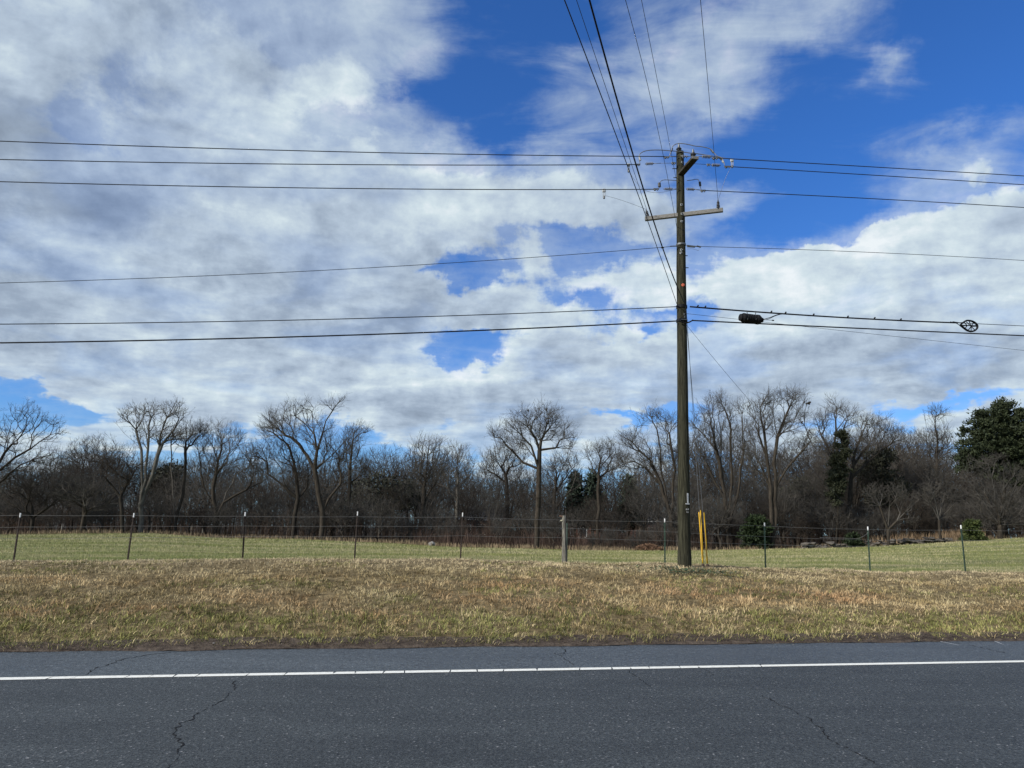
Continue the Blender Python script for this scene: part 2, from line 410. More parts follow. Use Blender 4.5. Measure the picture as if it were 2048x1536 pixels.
def sheet(name, s0, s1, t0, t1, z, m, ns=1, nt_=1, jit=0.0, kind='structure'):
    S = np.linspace(s0, s1, ns + 1); V = []; edge = (fbm(S * 1.7, S * 0 + 3, 4) - .5) * jit
    for j in range(nt_ + 1):
        t = t0 + (t1 - t0) * j / nt_ + (edge if j == nt_ else 0 * edge)
        p = st2xy(S, 0) + np.outer(t, NRM); V.append(np.column_stack([p, np.full(len(S), z)]))
    V = np.concatenate(V); w = ns + 1; i = np.arange(nt_)[:, None] * w + np.arange(ns)[None]
    Q = np.stack([i, i + 1, i + w + 1, i + w], -1).reshape(-1, 4)
    return tag(link(name, mesh_np(name, V, [Q]), m), kind=kind)
def mat_asphalt(name, base, chip, amt, rough=.62, sheen=.35, blotch=0):
    m = bpy.data.materials.new(name); m.use_nodes = True; nt = m.node_tree; N = nt.nodes; L = nt.links
    b = N['Principled BSDF']; b.inputs['Roughness'].default_value = rough; b.inputs['Specular IOR Level'].default_value = sheen
    tc = N.new('ShaderNodeTexCoord')
    def nz(scale, det, rg=.6, st=(1, 1, 1)):
        mp = N.new('ShaderNodeMapping'); mp.inputs['Scale'].default_value = st; L.new(tc.outputs['Object'], mp.inputs[0])
        n = N.new('ShaderNodeTexNoise'); n.inputs['Scale'].default_value = scale; n.inputs['Detail'].default_value = det; n.inputs['Roughness'].default_value = rg
        L.new(mp.outputs[0], n.inputs['Vector']); return n.outputs[0]
    vo = N.new('ShaderNodeTexVoronoi'); vo.inputs['Scale'].default_value = 62; L.new(tc.outputs['Object'], vo.inputs['Vector'])
    r1 = N.new('ShaderNodeValToRGB'); L.new(vo.outputs['Color'], r1.inputs[0]); cr = r1.color_ramp
    cr.elements[0].position = 0; cr.elements[0].color = (*[c * .35 for c in base], 1); cr.elements[1].position = 1; cr.elements[1].color = (*chip, 1)
    cr.elements.new(.45).color = (*base, 1); cr.elements.new(.86).color = (*[c * 1.45 for c in base], 1); cr.elements.new(.93).color = (*[c * .55 for c in chip], 1)
    r2 = N.new('ShaderNodeValToRGB'); L.new(nz(.9, 7, .62, (.45, 1.5, 1)), r2.inputs[0])
    r2.color_ramp.elements[0].position = .3; r2.color_ramp.elements[0].color = (.72, .72, .73, 1); r2.color_ramp.elements[1].position = .7; r2.color_ramp.elements[1].color = (1.25, 1.25, 1.24, 1)
    r3 = N.new('ShaderNodeValToRGB'); L.new(nz(34, 5, .75), r3.inputs[0])
    r3.color_ramp.elements[0].position = .36; r3.color_ramp.elements[0].color = (.38, .38, .38, 1); r3.color_ramp.elements[1].position = .64; r3.color_ramp.elements[1].color = (1.5, 1.5, 1.5, 1)
    cur = r1.outputs[0]
    rs = [r2, r3]
    if blotch:
        r4 = N.new('ShaderNodeValToRGB'); L.new(nz(11, 6, .7), r4.inputs[0]); r4.color_ramp.elements[0].position = .36; r4.color_ramp.elements[0].color = (.62, .62, .62, 1); r4.color_ramp.elements[1].position = .64; r4.color_ramp.elements[1].color = (1.4, 1.4, 1.4, 1); rs.append(r4)
    for r in rs:
        x = N.new('ShaderNodeMix'); x.data_type = 'RGBA'; x.blend_type = 'MULTIPLY'; x.inputs[0].default_value = 1
        L.new(cur, x.inputs[6]); L.new(r.outputs[0], x.inputs[7]); cur = x.outputs[2]
    L.new(cur, b.inputs['Base Color'])
    bp = N.new('ShaderNodeBump'); bp.inputs['Strength'].default_value = .9; bp.inputs['Distance'].default_value = .006
    L.new(vo.outputs['Distance'], bp.inputs['Height']); L.new(bp.outputs[0], b.inputs['Normal'])
    return m
ROAD = mat_asphalt('road asphalt', (.034, .038, .039), (.26, .26, .26), .1)
SHOULDER = mat_asphalt('shoulder asphalt', (.046, .053, .057), (.24, .24, .24), .1, .5, .5, 1)
sheet('road', -400, 400, -14, T_LINE + .10, 0.0, ROAD, 80, 2)
sheet('road_shoulder', -400, 400, T_LINE + .10, T_EDGE, 0.0, SHOULDER, 1600, 1, .22)
# painted edge line: worn through in thin cross cracks on the left part
PAINT = mat('white road paint', (.70, .69, .62), .6, .3, var=.16, scale=22, bump=.2, bscale=120)
def edge_line():
    V = []; Q = []; s = -400.0; rng = random.Random(3)
    sL = at_z(-300, 1360, 0)[:2] @ E; sR = at_z(1480, 1330, 0)[:2] @ E
    def quad(a, b, k0, k1):
        i = len(V)
        n = max(1, int((b - a) / .25)) if b - a < 40 else 8
        for j in range(n + 1):
            f = j / n; ss = a + (b - a) * f
            for side, k in ((-1, 0), (1, 1)):
                sh = (k0 * (1 - f) + k1 * f) * (k - .5) + (0 if 0 < j < n else 0)
                tt = T_LINE + side * (.070 + rng.uniform(-.005, .004))
                p = E * (ss + sh) + NRM * tt; V.append((p[0], p[1], .004))
        for j in range(n): Q.append((i + 2 * j, i + 2 * j + 2, i + 2 * j + 3, i + 2 * j + 1))
    quad(-400, sL, 0, 0); a = sL
    while a < sR:
        b = a + rng.choice((.25, .33, .42, .55)); quad(a + rng.uniform(.006, .018), b, rng.uniform(.0, .05), rng.uniform(.0, .05)); a = b
    quad(a + .004, 400, .08, 0)
    tag(link('edge_line', mesh_np('edge_line', np.array(V), [np.array(Q)]), PAINT), kind='structure')
edge_line()
CRACK = mat('open crack', (.012, .012, .013), .9, .1)
def crack(pts, w, seed):
    rng = random.Random(seed); P = [at_z(x, y, 0)[:2] for x, y in pts]; out = []
    for a, b in zip(P, P[1:]):
        n = max(2, int(np.linalg.norm(b - a) / .045))
        for j in range(n): out.append(a + (b - a) * j / n + np.array([rng.gauss(0, .013), rng.gauss(0, .013)]))
    out.append(P[-1]); out = np.array(out); V = []; d = np.gradient(out, axis=0); d /= np.linalg.norm(d, axis=1, keepdims=True)
    for p, q in zip(out, d):
        k = w * rng.choice((.1, .3, .5, .8, 1.0, 1.5)) * .8; n = np.array([-q[1], q[0]]); V += [(*(p - n * k), .003), (*(p + n * k), .003)]
    Q = [(2 * i, 2 * i + 2, 2 * i + 3, 2 * i + 1) for i in range(len(out) - 1)]
    me = mesh_np('pavement_crack', np.array(V), [np.array(Q)]); tag(link('pavement_crack', me, CRACK), kind='structure')
crack([(468, 1362), (470, 1376), (446, 1400), (404, 1422), (380, 1440), (366, 1447), (347, 1467), (357, 1482), (372, 1490), (352, 1500), (358, 1514), (330, 1540)], .0065, 1)
crack([(338, 1305), (300, 1309), (250, 1318), (215, 1330), (190, 1338), (171, 1350)], .009, 2)
crack([(1525, 1392), (1545, 1402), (1585, 1420), (1620, 1438), (1640, 1456), (1652, 1475), (1680, 1490), (1700, 1500), (1730, 1515), (1775, 1540)], .006, 3)
crack([(1118, 1292), (1132, 1302), (1128, 1308), (1108, 1306), (1122, 1312), (1136, 1322), (1145, 1331)], .008, 4)
crack([(1248, 1336), (1262, 1346), (1280, 1358), (1300, 1374)], .005, 5)
crack([(1412, 1340), (1428, 1350)], .003, 6)
crack([(1870, 1281), (1930, 1288), (1975, 1298), (2010, 1306)], .008, 7)
CHALK = mat('pale mineral stain', (.32, .33, .34), .8, .2, var=.3, scale=14)
def stain(pts, w, seed):
    rng = random.Random(seed); P = np.array([at_z(x, y, 0)[:2] for x, y in pts]); V = []
    d = np.gradient(P, axis=0)
    for p, q in zip(P, d):
        q = q / np.linalg.norm(q); n = np.array([-q[1], q[0]]); k = w * rng.uniform(.3, 1); V += [(*(p - n * k), .0032), (*(p + n * k), .0032)]
    Q = [(2 * i, 2 * i + 2, 2 * i + 3, 2 * i + 1) for i in range(len(P) - 1)]
    tag(link('road_stain', mesh_np('road_stain', np.array(V), [np.array(Q)]), CHALK), kind='structure')
stain([(1868, 1280), (1884, 1284), (1900, 1287), (1918, 1291)], .018, 1)
stain([(1985, 1281), (1996, 1285), (2008, 1290)], .012, 2)
# strip of dirt between asphalt and grass
DIRT = mat('road edge dirt', (.030, .022, .017), .95, .1, color2=(.105, .082, .062), scale=9, bump=1, bscale=30, detail=8)
def verge():
    S = np.linspace(-70, 90, 900); w = .10 + .14 * fbm(S * .8, S * 0, 3)
    rows = [(-.06, .004), (.03, .03), (.16, .05), (1.0, .055)]
    V = []
    for f, z in rows:
        t = T_EDGE + (fbm(S * 1.7, S * 0 + 3, 4) - .5) * .22 * (1 if f < 1 else 0) + (f * 1.0 if f < 1 else w + .28) + (fbm(S * 6, S * 0 + f * 9, 3) - .5) * .09
        p = st2xy(S, 0) + np.outer(t, NRM); zz = np.full(len(S), z) + (fbm(S * 9, S * 0 + f * 5, 3) - .5) * .03
        if f >= 1: zz = ground(p[:, 0], p[:, 1]) + .01
        V.append(np.column_stack([p, zz]))
    V = np.concatenate(V); wn = len(S); i = np.arange(3)[:, None] * wn + np.arange(wn - 1)[None]
    tag(link('dirt_verge', mesh_np('dirt_verge', V, [np.stack([i, i + 1, i + wn + 1, i + wn], -1).reshape(-1, 4)], smooth=True), DIRT), kind='structure')
verge()

# ------------------------------------------------------------------ grass
def blades(x, y, h, w, lean, rng, tri=False, base_drop=.02):
    n = len(x); z = ground(x, y) - base_drop; a = rng.random(n) * 2 * np.pi
    dx, dy = np.cos(a) * w / 2, np.sin(a) * w / 2; la = rng.random(n) * 2 * np.pi; lx, ly = np.cos(la) * lean * h, np.sin(la) * lean * h
    b0 = np.stack([x - dx, y - dy, z], 1); b1 = np.stack([x + dx, y + dy, z], 1); tip = np.stack([x + lx, y + ly, z + h * np.sqrt(np.maximum(1 - lean ** 2, .04))], 1)
    if tri:
        V = np.stack([b0, b1, tip], 1).reshape(-1, 3); return V, [np.arange(3 * n).reshape(-1, 3)], 3
    m = np.stack([x + lx * .35, y + ly * .35, z + .6 * h], 1); off = np.stack([dx * .8, dy * .8, 0 * dx], 1)
    V = np.stack([b0, b1, m - off, m + off, tip], 1).reshape(-1, 3); k = np.arange(n)[:, None] * 5
    return V, [k + np.array([[0, 1, 3, 2]]), k + np.array([[2, 3, 4]])], 5
def lerp3(a, b, f): return np.array(a)[None] * (1 - f[:, None]) + np.array(b)[None] * f[:, None]
GRASS = mat_tone('dry grass blades')
def bank_grass():
    rng = np.random.default_rng(11); Vs, Fs, Cs = [], [], []; off = 0
    def add(x, y, u, n_per, spread, hh, tuft):
        nonlocal off
        nT = len(x); dark_t = rng.random(nT) < np.clip((fbm(x * .8 + 60, y * 1.4, 4) - .42) * 3.2, .08, .6)
        green = np.clip((.24 - u) / .10, 0, 1) * np.clip(fbm(x * .9, y * .9 + 40, 3) * 2.6 - .25, .2, 1)
        patch = np.clip((fbm(x * .5 + 5, y * 1.0, 4) - .535) * 7, 0, 1) * .8 * (u < .93)
        g = np.clip(green + patch * .8, 0, 1)
        red = np.clip((fbm(x * .45 + 80, y * .8, 3) - .42) * 3, 0, 1) * np.clip(1 - np.abs(u - .34) / .32, 0, 1) * .65
        top = np.clip((u - .55) / .35, 0, 1)
        mixv = np.clip(rng.random(nT) * .8 + (fbm(x * 1.5, y * 1.5, 3) - .5) * 1.6 + .1, 0, 1)
        dry = lerp3((.26, .195, .09), (.47, .385, .215), mixv); dry = dry * (1 - red[:, None]) + np.array((.42, .235, .12))[None] * red[:, None]
        dry = dry * (1 - .6 * top[:, None]) + np.array((.50, .41, .27))[None] * .6 * top[:, None]
        grn = lerp3((.11, .12, .035), (.27, .25, .09), rng.random(nT))
        c = np.where((rng.random(nT) < g * .8)[:, None], grn, dry); c = np.where(dark_t[:, None], c * .5, c) * (.88 + .5 * fbm(x * .35 + 9, y * .6 + 2, 3))[:, None]
        H = hh * (.55 + .9 * rng.random(nT)) * (1 + .2 * green + .35 * red - .3 * top) * (.75 + .8 * (fbm(x * 2.2 + 7, y * 2.2, 3) - .2))
        X = np.repeat(x, n_per); Y = np.repeat(y, n_per); C = np.repeat(c, n_per, axis=0); Hh = np.repeat(H, n_per) * rng.uniform(.45, 1.15, len(X)); n = len(X)
        a = rng.random(n) * 2 * np.pi; r = spread * np.sqrt(rng.random(n)); X = X + np.cos(a) * r; Y = Y + np.sin(a) * r
        wind = np.repeat(fbm(x * .7 + 3, y * .7, 2) * 6.28 * 2, n_per); la = a + rng.normal(0, .7, n); lean = np.clip(.38 + .6 * rng.random(n) * (.5 + r / spread), .1, .96)
        lx = (np.cos(la) + .35 * np.cos(wind)) * lean * Hh; ly = (np.sin(la) + .35 * np.sin(wind)) * lean * Hh; z = ground(X, Y) - .01
        w = rng.uniform(.006, .012, n); ta = rng.random(n) * 2 * np.pi; dx, dy = np.cos(ta) * w / 2, np.sin(ta) * w / 2; up = Hh * np.sqrt(np.maximum(1 - lean ** 2, .08))
        b0 = np.stack([X - dx, Y - dy, z], 1); b1 = np.stack([X + dx, Y + dy, z], 1); m = np.stack([X + lx * .35, Y + ly * .35, z + up * .68], 1); o = np.stack([dx * .8, dy * .8, 0 * dx], 1); tip = np.stack([X + lx, Y + ly, z + up], 1)
        Vs.append(np.stack([b0, b1, m - o, m + o, tip], 1).reshape(-1, 3)); k = np.arange(n)[:, None] * 5 + off
        Fs.extend([k + np.array([[0, 1, 3, 2]]), k + np.array([[2, 3, 4]])]); off += 5 * n
        C = C * rng.uniform(.7, 1.3, n)[:, None]; Cs.append(np.repeat(C, 5, axis=0))
    def pts(n):
        y = rng.uniform(10.5, 23.6, n); x = rng.uniform(-1, 1, n) * (y * .76 + 1.5); t = x * NRM[0] + y * NRM[1]; yc = np.interp(x, FPX, FPY); tc = x * NRM[0] + yc * NRM[1]
        u = (t - T_EDGE - .13) / (tc + .1 - T_EDGE - .13); k = (u > -.01) & (u < 1.0 + .03 * rng.random(n)); return x[k], y[k], u[k]
    x, y, u = pts(30000); add(x, y, u, 10, .06, .085, True)
    x, y, u = pts(60000); add(x, y, u, 2, .06, .045, False)
    me = mesh_np('roadside_grass', np.concatenate(Vs), Fs, np.concatenate(Cs)); print('bank tris', off // 5 * 3)
    tag(link('roadside_grass', me, GRASS), 'brown winter grass in tufts on the bank above the road', 'grass', kind='stuff')
bank_grass()
def field_grass():
    rng = np.random.default_rng(12); n = 210000
    r = rng.random(n); y = 18.4 * (76 / 18.4) ** (r ** 1.15); x = rng.uniform(-1, 1, n) * (y * .74 + 2)
    yc = np.interp(x, FPX, FPY); keep = y > yc - .1 + .35 * rng.random(n); x, y = x[keep], y[keep]; n = len(x)
    f = fbm(x * .25, y * .55, 4); g = np.clip((f - .36) * 3.4 + rng.uniform(-.35, .35, n), 0, 1)
    grn = lerp3((.11, .135, .035), (.21, .215, .075), rng.random(n)); tan = lerp3((.28, .25, .13), (.42, .37, .22), rng.random(n))
    c = grn * g[:, None] + tan * (1 - g[:, None]); c *= rng.uniform(.75, 1.2, n)[:, None]
    s = np.sqrt(y / 20); h = (.035 + .06 * rng.random(n)) * s; w = .011 * s ** 2 * rng.uniform(.7, 1.4, n)
    V, FA, k = blades(x, y, h, w, rng.uniform(.1, .8, n), rng, tri=True)
    me = mesh_np('field_grass', V, FA, np.repeat(c, k, axis=0)); tag(link('field_grass', me, GRASS), 'short green and tan pasture grass behind the fence', 'grass', kind='stuff')
field_grass()
def weeds(name, pxr, Y0, Y1, n, h0, h1, ca, cb, w, label, lean=.35, seed=5, cat='weeds'):
    rng = np.random.default_rng(seed); y = rng.uniform(Y0, Y1, n); px = rng.uniform(pxr[0], pxr[1], n)
    x = (px - 1024) / F * y * 1.0; cl = fbm(x * .5, y * .5, 3); k = rng.random(n) < np.clip((cl - .3) * 3, .1, 1); x, y = x[k], y[k]; n = len(x)
    c = lerp3(ca, cb, rng.random(n)); h = rng.uniform(h0, h1, n) * (.6 + .8 * cl[k])
    V, FA, kk = blades(x, y, h, rng.uniform(.6, 1.3, n) * w, rng.uniform(0, lean, n), rng)
    me = mesh_np(name, V, FA, np.repeat(c, kk, axis=0)); tag(link(name, me, GRASS), label, cat, kind='stuff')
weeds('tall_weeds', (1700, 1960), 78, 90, 9000, .5, 1.3, (.16, .105, .06), (.27, .20, .125), .05, 'tall tan dead grass in front of the dark trees at the right', seed=1)
weeds('field_margin', (-80, 2120), 74.4, 78, 16000, .12, .5, (.12, .085, .05), (.27, .21, .13), .045, 'ragged dead grass along the far edge of the field', seed=2, cat='grass')
weeds('red_brush', (840, 1180), 77, 83, 3600, .5, 1.9, (.045, .031, .024), (.10, .066, .050), .03, 'reddish brown brush standing at the foot of the middle trees', .5, seed=3, cat='brush')

def litter():
    rng = np.random.default_rng(77); n = 26000; S = rng.uniform(-16, 22, n); t = T_EDGE + np.abs(rng.normal(0, .22, n)) - .03 - .25 * (rng.random(n) < .05) * rng.random(n); p = st2xy(S, 0) + np.outer(t, NRM)
    z = np.maximum(ground(p[:, 0], p[:, 1]), 0) + np.where(t > T_EDGE + .03, .035, .006) + rng.uniform(0, .03, n) * (t > T_EDGE); a = rng.random(n) * 6.28; L_ = rng.uniform(.01, .05, n); d = np.stack([np.cos(a), np.sin(a), rng.uniform(-.1, .4, n)], 1) * L_[:, None]; w = np.stack([-np.sin(a), np.cos(a), 0 * a], 1) * .0035
    P = np.column_stack([p, z]); V = np.stack([P - w, P + w, P + d], 1).reshape(-1, 3); c = lerp3((.035, .022, .015), (.16, .11, .075), rng.random(n) ** 1.5)
    tag(link('road_edge_litter', mesh_np('road_edge_litter', V, [np.arange(3 * n).reshape(-1, 3)], np.repeat(c, 3, axis=0)), GRASS), 'dark brown dead stems and debris along the edge of the asphalt', 'litter', kind='stuff')
litter()
# ground ivy round the pole
def leaves_patch():
    rng = np.random.default_rng(4); V = []; Fq = []
    C = []
    for (px, py, n, sx) in ((1352, 1131, 260, .30), (1402, 1133, 330, .42), (1290, 1130, 120, .35), (1372, 1133, 120, .25), (1425, 1134, 90, .3)):
        p = at_z(px, py, PB[2] + .03)
        for i in range(n):
            x = p[0] + rng.normal() * sx; y = p[1] + rng.normal() * .17; z = G(x, y) + rng.uniform(.02, .14)
            a = rng.random() * 6.28; s = rng.uniform(.018, .035); u = np.array([math.cos(a), math.sin(a), rng.uniform(-.3, .5)]) * s; v = np.array([-math.sin(a), math.cos(a), rng.uniform(-.2, .4)]) * s * .8
            o = np.array([x, y, z]); k = len(V); V += [o - u, o + v, o + u, o - v]; Fq.append((k, k + 1, k + 2, k + 3)); C += [(np.array([.028, .052, .016]) * rng.uniform(.6, 1.7))] * 4
    tag(link('ground_ivy', mesh_np('ground_ivy', np.array(V), [np.array(Fq)], np.array(C)), mat_tone('ivy leaves', .5, .4)), 'low dark green leaves growing round the foot of the utility pole', 'ivy', kind='stuff')
leaves_patch()
# ------------------------------------------------------------------ utility pole
def on_pole(py, dy=0.0):
    """world point on the pole's axis for an image row"""
    px = 1369 + (1360 - 1369) * (1128 - py) / (1128 - 305)
    return at_y(px, py, POLE_Y + dy)
PT = on_pole(304)
print('pole foot', PB, 'top', PT)
WOOD = mat('creosoted pole wood', (.010, .0095, .006), .9, .1, color2=(.058, .056, .036), scale=4.5, stretch=(6, 6, .45), bump=1.0, bscale=14, detail=8)
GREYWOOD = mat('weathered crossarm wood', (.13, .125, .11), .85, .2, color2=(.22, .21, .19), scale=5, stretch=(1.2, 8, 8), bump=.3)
SHADEWOOD = mat('arm timber in shade tone', (.025, .022, .018), .9, .1, color2=(.06, .055, .045), scale=5, bump=.3)  # black of the shaded underside put into the whole arm's colour
GALV = mat('galvanised steel', (.11, .115, .115), .5, .5, .55, .2, 30)
BRIGHT = mat('bright zinc washer', (.34, .35, .34), .55, .4, .1, .12, 30)
PORC = mat('black polymer insulator', (.022, .022, .024), .45, .5, 0, .3, 20)
SHED = mat('grey polymer insulator sheds', (.14, .145, .155), .5, .4, 0, .3, 20)
WIRE = mat('dark conductor', (.014, .015, .018), .7, .25, 0, .3, 30)
ALU = mat('dull aluminium wire', (.16, .165, .17), .5, .5, .5, .2, 30)
BLACK = mat('black cable sheath', (.006, .006, .007), .7, .2, 0, .3, 12)
PLATE = mat('white pole tag', (.62, .62, .60), .6, .3, 0, .12, 30)
INK = mat('black stencil ink', (.01, .01, .01), .7, .2)
RED = mat('orange marker disc', (.62, .13, .06), .6, .3, 0, .15, 20)
pole = empty('utility_pole', PB, 'tall brown wooden utility pole standing on the grass bank with crossarms and wires', 'utility pole')
L0 = np.array(PB)
def loc(p): return tuple(np.array(p) - L0)
def pole_r(z): f = (z - PB[2]) / (PT[2] - PB[2]); return .168 + (.108 - .168) * f - .0
def shaft():
    n, sides = 60, 28; V = []; rng = random.Random(2); col = [rng.uniform(-1, 1) for _ in range(sides)]
    for i in range(n + 1):
        f = i / n; c = np.array(PB) * (1 - f) + np.array(PT) * f - L0; c[2] = -.25 if i == 0 else c[2]; r = pole_r(PB[2] + (PT[2] - PB[2]) * f) + (.012 if i < 2 else 0)
        for k in range(sides):
            a = 2 * math.pi * k / sides + .02 * math.sin(i); rr = r * (1 + .018 * col[k] + .012 * math.sin(i * .7 + k * 2.1) * math.sin(i * .23))
            if k in (19, 20) and 44 < i < 60: rr *= .86      # long drying split near the top
            V.append((c[0] + rr * math.cos(a), c[1] + rr * math.sin(a), c[2]))
    Q = [(i * sides + k, i * sides + (k + 1) % sides, (i + 1) * sides + (k + 1) % sides, (i + 1) * sides + k) for i in range(n) for k in range(sides)]
    me = mesh_np('pole_shaft', np.array(V), [np.array(Q), np.array([[n * sides + k for k in range(sides)]])], smooth=True)
    return link('pole_shaft', me, WOOD, pole)
shaft()
def arm(name, a, b, w, h, m, bev=.008):
    a, b = Vector(loc(a)), Vector(loc(b)); d = (b - a); L = d.length; X = d.normalized(); Z = Vector((0, 0, 1)); Y = Z.cross(X).normalized(); Z = X.cross(Y)
    bm = bmesh.new(); add_box(bm, (0, 0, 0), (L, w, h), bev=bev)
    R3 = Matrix((X, Y, Z)).transposed(); bmesh.ops.transform(bm, matrix=Matrix.Translation((a + b) / 2) @ R3.to_4x4(), verts=bm.verts)
    return bm_obj(name, bm, m, pole)
# lower arm: level, right end nearer the camera
pz = on_pole(431)[2]; pr = pole_r(pz)
AL = at_z(1290, 438, pz); AR = at_z(1446, 420, pz)
dA = (AR - AL); c0 = np.array([on_pole(431)[0], POLE_Y]); 
arm('crossarm', AL, AR, .10, .115, GREYWOOD)
# top arm: runs from the pole towards the road
tz = on_pole(350)[2]; TE = at_z(1390, 316, tz); T0 = on_pole(350); dTE = (TE - T0) / np.linalg.norm(TE - T0)
arm('crossarm', T0 - dTE * -.06, TE, .19, .075, SHADEWOOD)
arm('lit_arm_end', TE + dTE * .001, TE + dTE * .03, .195, .08, GREYWOOD, .004)  # added paler piece, brightness of the lit end is in its colour
print('arm lens', np.linalg.norm(AR - AL), np.linalg.norm(TE - T0), AL, AR, TE)
def pin_insulator(base, s=1.0, tilt=(0, 0)):
    bm = bmesh.new(); M = Matrix.Translation(Vector(loc(base))) @ Matrix.Rotation(tilt[0], 4, 'Y') @ Matrix.Rotation(tilt[1], 4, 'X') @ Matrix.Scale(s, 4)
    add_lathe(bm, [(.02, -.02), (.022, .03), (.05, .035), (.055, .055), (.075, .07), (.08, .085), (.072, .1), (.05, .115), (.045, .14), (.03, .15)], 16, M)
    o = bm_obj('pin_insulator', bm, PORC, pole, smooth=False)
    bm = bmesh.new(); add_lathe(bm, [(.03, .151), (.032, .2), (.02, .205), (.018, .24), (.012, .25)], 10, M); bm_obj('wire_clamp', bm, GALV, o)
    return o
def stand_insulator(base, tilt):
    bm = bmesh.new(); M = Matrix.Translation(Vector(loc(base))) @ Matrix.Rotation(tilt[0], 4, 'Y') @ Matrix.Rotation(tilt[1], 4, 'X')
    pr = [(.02, -.02)]
    for i in range(4): z = .02 + i * .045; pr += [(.028, z), (.052 - .004 * i, z + .012), (.05 - .004 * i, z + .024), (.028, z + .034)]
    add_lathe(bm, pr + [(.02, .21), (.012, .25)], 14, M); return bm_obj('post_insulator', bm, PORC, pole)
def string_insulator(a, b, n=6, r=.045):
    a, b = Vector(loc(a)), Vector(loc(b)); L = (b - a).length; bm = bmesh.new(); pr = [(.014, 0)]
    for i in range(n):
        z = L * (.1 + .8 * (i + .5) / n); pr += [(.014, z - .014), (r, z - .004), (r, z + .004), (.014, z + .014)]
    add_lathe(bm, pr + [(.014, L)], 12, aim(a, b)); return bm_obj('string_insulator', bm, SHED, pole)
def dead_end(p, s=1.0, d=(1, 0, 0), m=GALV):
    bm = bmesh.new(); p = Vector(loc(p)); rot = Vector(d).to_track_quat('X', 'Z').to_matrix()
    add_box(bm, p, (.16 * s, .035, .045), rot, .008); add_box(bm, p + rot @ Vector((-.03 * s, 0, -.03)), (.05 * s, .05, .04), rot, .006); add_box(bm, p + rot @ Vector((.04 * s, 0, -.028)), (.025, .045, .035), rot, .005)
    return bm_obj('wire_clamp', bm, m, pole)
WY = POLE_Y - .12
def W(px, py, dy=0.0): return at_y(px, py, WY + dy)
LINK = lambda a, b, r=.011: tube('link_rod', [a, b], r, GALV, pole, 6, L0)
# phase A (upper) - left and right dead ends
string_insulator(W(1362, 313, -.1), W(1377, 313, -.1), 3, .05)
LINK(W(1338, 313), W(1356, 313)); dead_end(W(1333, 314)); LINK(W(1377, 313, -.2), W(1402, 313, -.6), .009)
string_insulator(W(1402, 313, -.75), W(1423, 314, -.75), 6, .05); dead_end(W(1430, 316, -.75), 1.1)
# phase B
string_insulator(W(1290, 328), W(1308, 327), 6, .045); dead_end(W(1275, 329)); LINK(W(1308, 327), W(1322, 326.5), .008)
dead_end(W(1347, 326), .8); LINK(W(1322, 326.5), W(1356, 326), .006); LINK(W(1368, 326), W(1412, 329), .006); dead_end(W(1417, 329), .7)
string_insulator(W(1422, 330), W(1441, 331), 6, .05); dead_end(W(1455, 333), 1.2)
# phase C
string_insulator(W(1327, 378), W(1346, 378), 6, .045); dead_end(W(1312, 378)); LINK(W(1346, 378), W(1358, 378))
string_insulator(W(1372, 378), W(1390, 379), 6, .045); dead_end(W(1406, 381)); LINK(W(1390, 379), W(1400, 380))
pin_insulator(on_pole(303) + np.array([-.03, 0, -.01])); pin_insulator(TE + np.array([-.02, .1, .07]))
stand_insulator(AL + np.array([.09, 0, .05]), (-.22, 0)); stand_insulator(AR + np.array([-.13, 0, .05]), (0, 0))
# jumpers
def smooth_path(pts, n=10):
    P = np.array(pts, float); out = []
    for i in range(len(P) - 1):
        p0 = P[max(i - 1, 0)]; p1 = P[i]; p2 = P[i + 1]; p3 = P[min(i + 2, len(P) - 1)]
        for k in range(n):
            t = k / n; out.append(.5 * ((2 * p1) + (-p0 + p2) * t + (2 * p0 - 5 * p1 + 4 * p2 - p3) * t * t + (-p0 + 3 * p1 - 3 * p2 + p3) * t ** 3))
    out.append(P[-1]); return np.array(out)
def jumper(px, r=.011, m=ALU, dy0=0, dy1=0, name='jumper_wire'):
    P = [W(x, y, dy0 + (dy1 - dy0) * i / (len(px) - 1)) for i, (x, y) in enumerate(px)]
    return tube(name, smooth_path(P), r, m, pole, 6, L0)
jumper([(1280, 328), (1278, 314), (1282, 306), (1295, 301), (1318, 300), (1340, 301.5), (1358, 303), (1380, 306), (1402, 308.5), (1430, 313), (1464, 319)], .012)
jumper([(1339, 312), (1343, 300), (1346, 292), (1354, 287.5), (1364, 287), (1377, 289), (1390, 292), (1404, 293.5), (1420, 297.5), (1427, 304), (1434, 312), (1442, 315), (1447, 322), (1449, 330)], .012, ALU, 0, -.4)
jumper([(1318, 377), (1320, 368), (1321, 363), (1327, 360), (1338, 360), (1354, 361)], .010)
jumper([(1374, 361), (1384, 360), (1392, 358.5), (1397, 360), (1399, 368), (1402, 379)], .010)
jumper([(1345, 297), (1342, 304)], .022, PORC, name='wire_clamp'); jumper([(1318.5, 366), (1319, 374)], .042, PORC, name='wire_clamp'); jumper([(1399.5, 364), (1400.5, 372)], .035, PORC, name='wire_clamp')
jumper([(1278, 312), (1281, 321)], .026, BRIGHT, name='wire_clamp'); jumper([(1422, 299), (1427, 306)], .026, GALV, name='wire_clamp'); jumper([(1438, 314), (1444, 320)], .03, GALV, name='wire_clamp'); jumper([(1445, 321), (1447, 325)], .03, BRIGHT, name='wire_clamp')
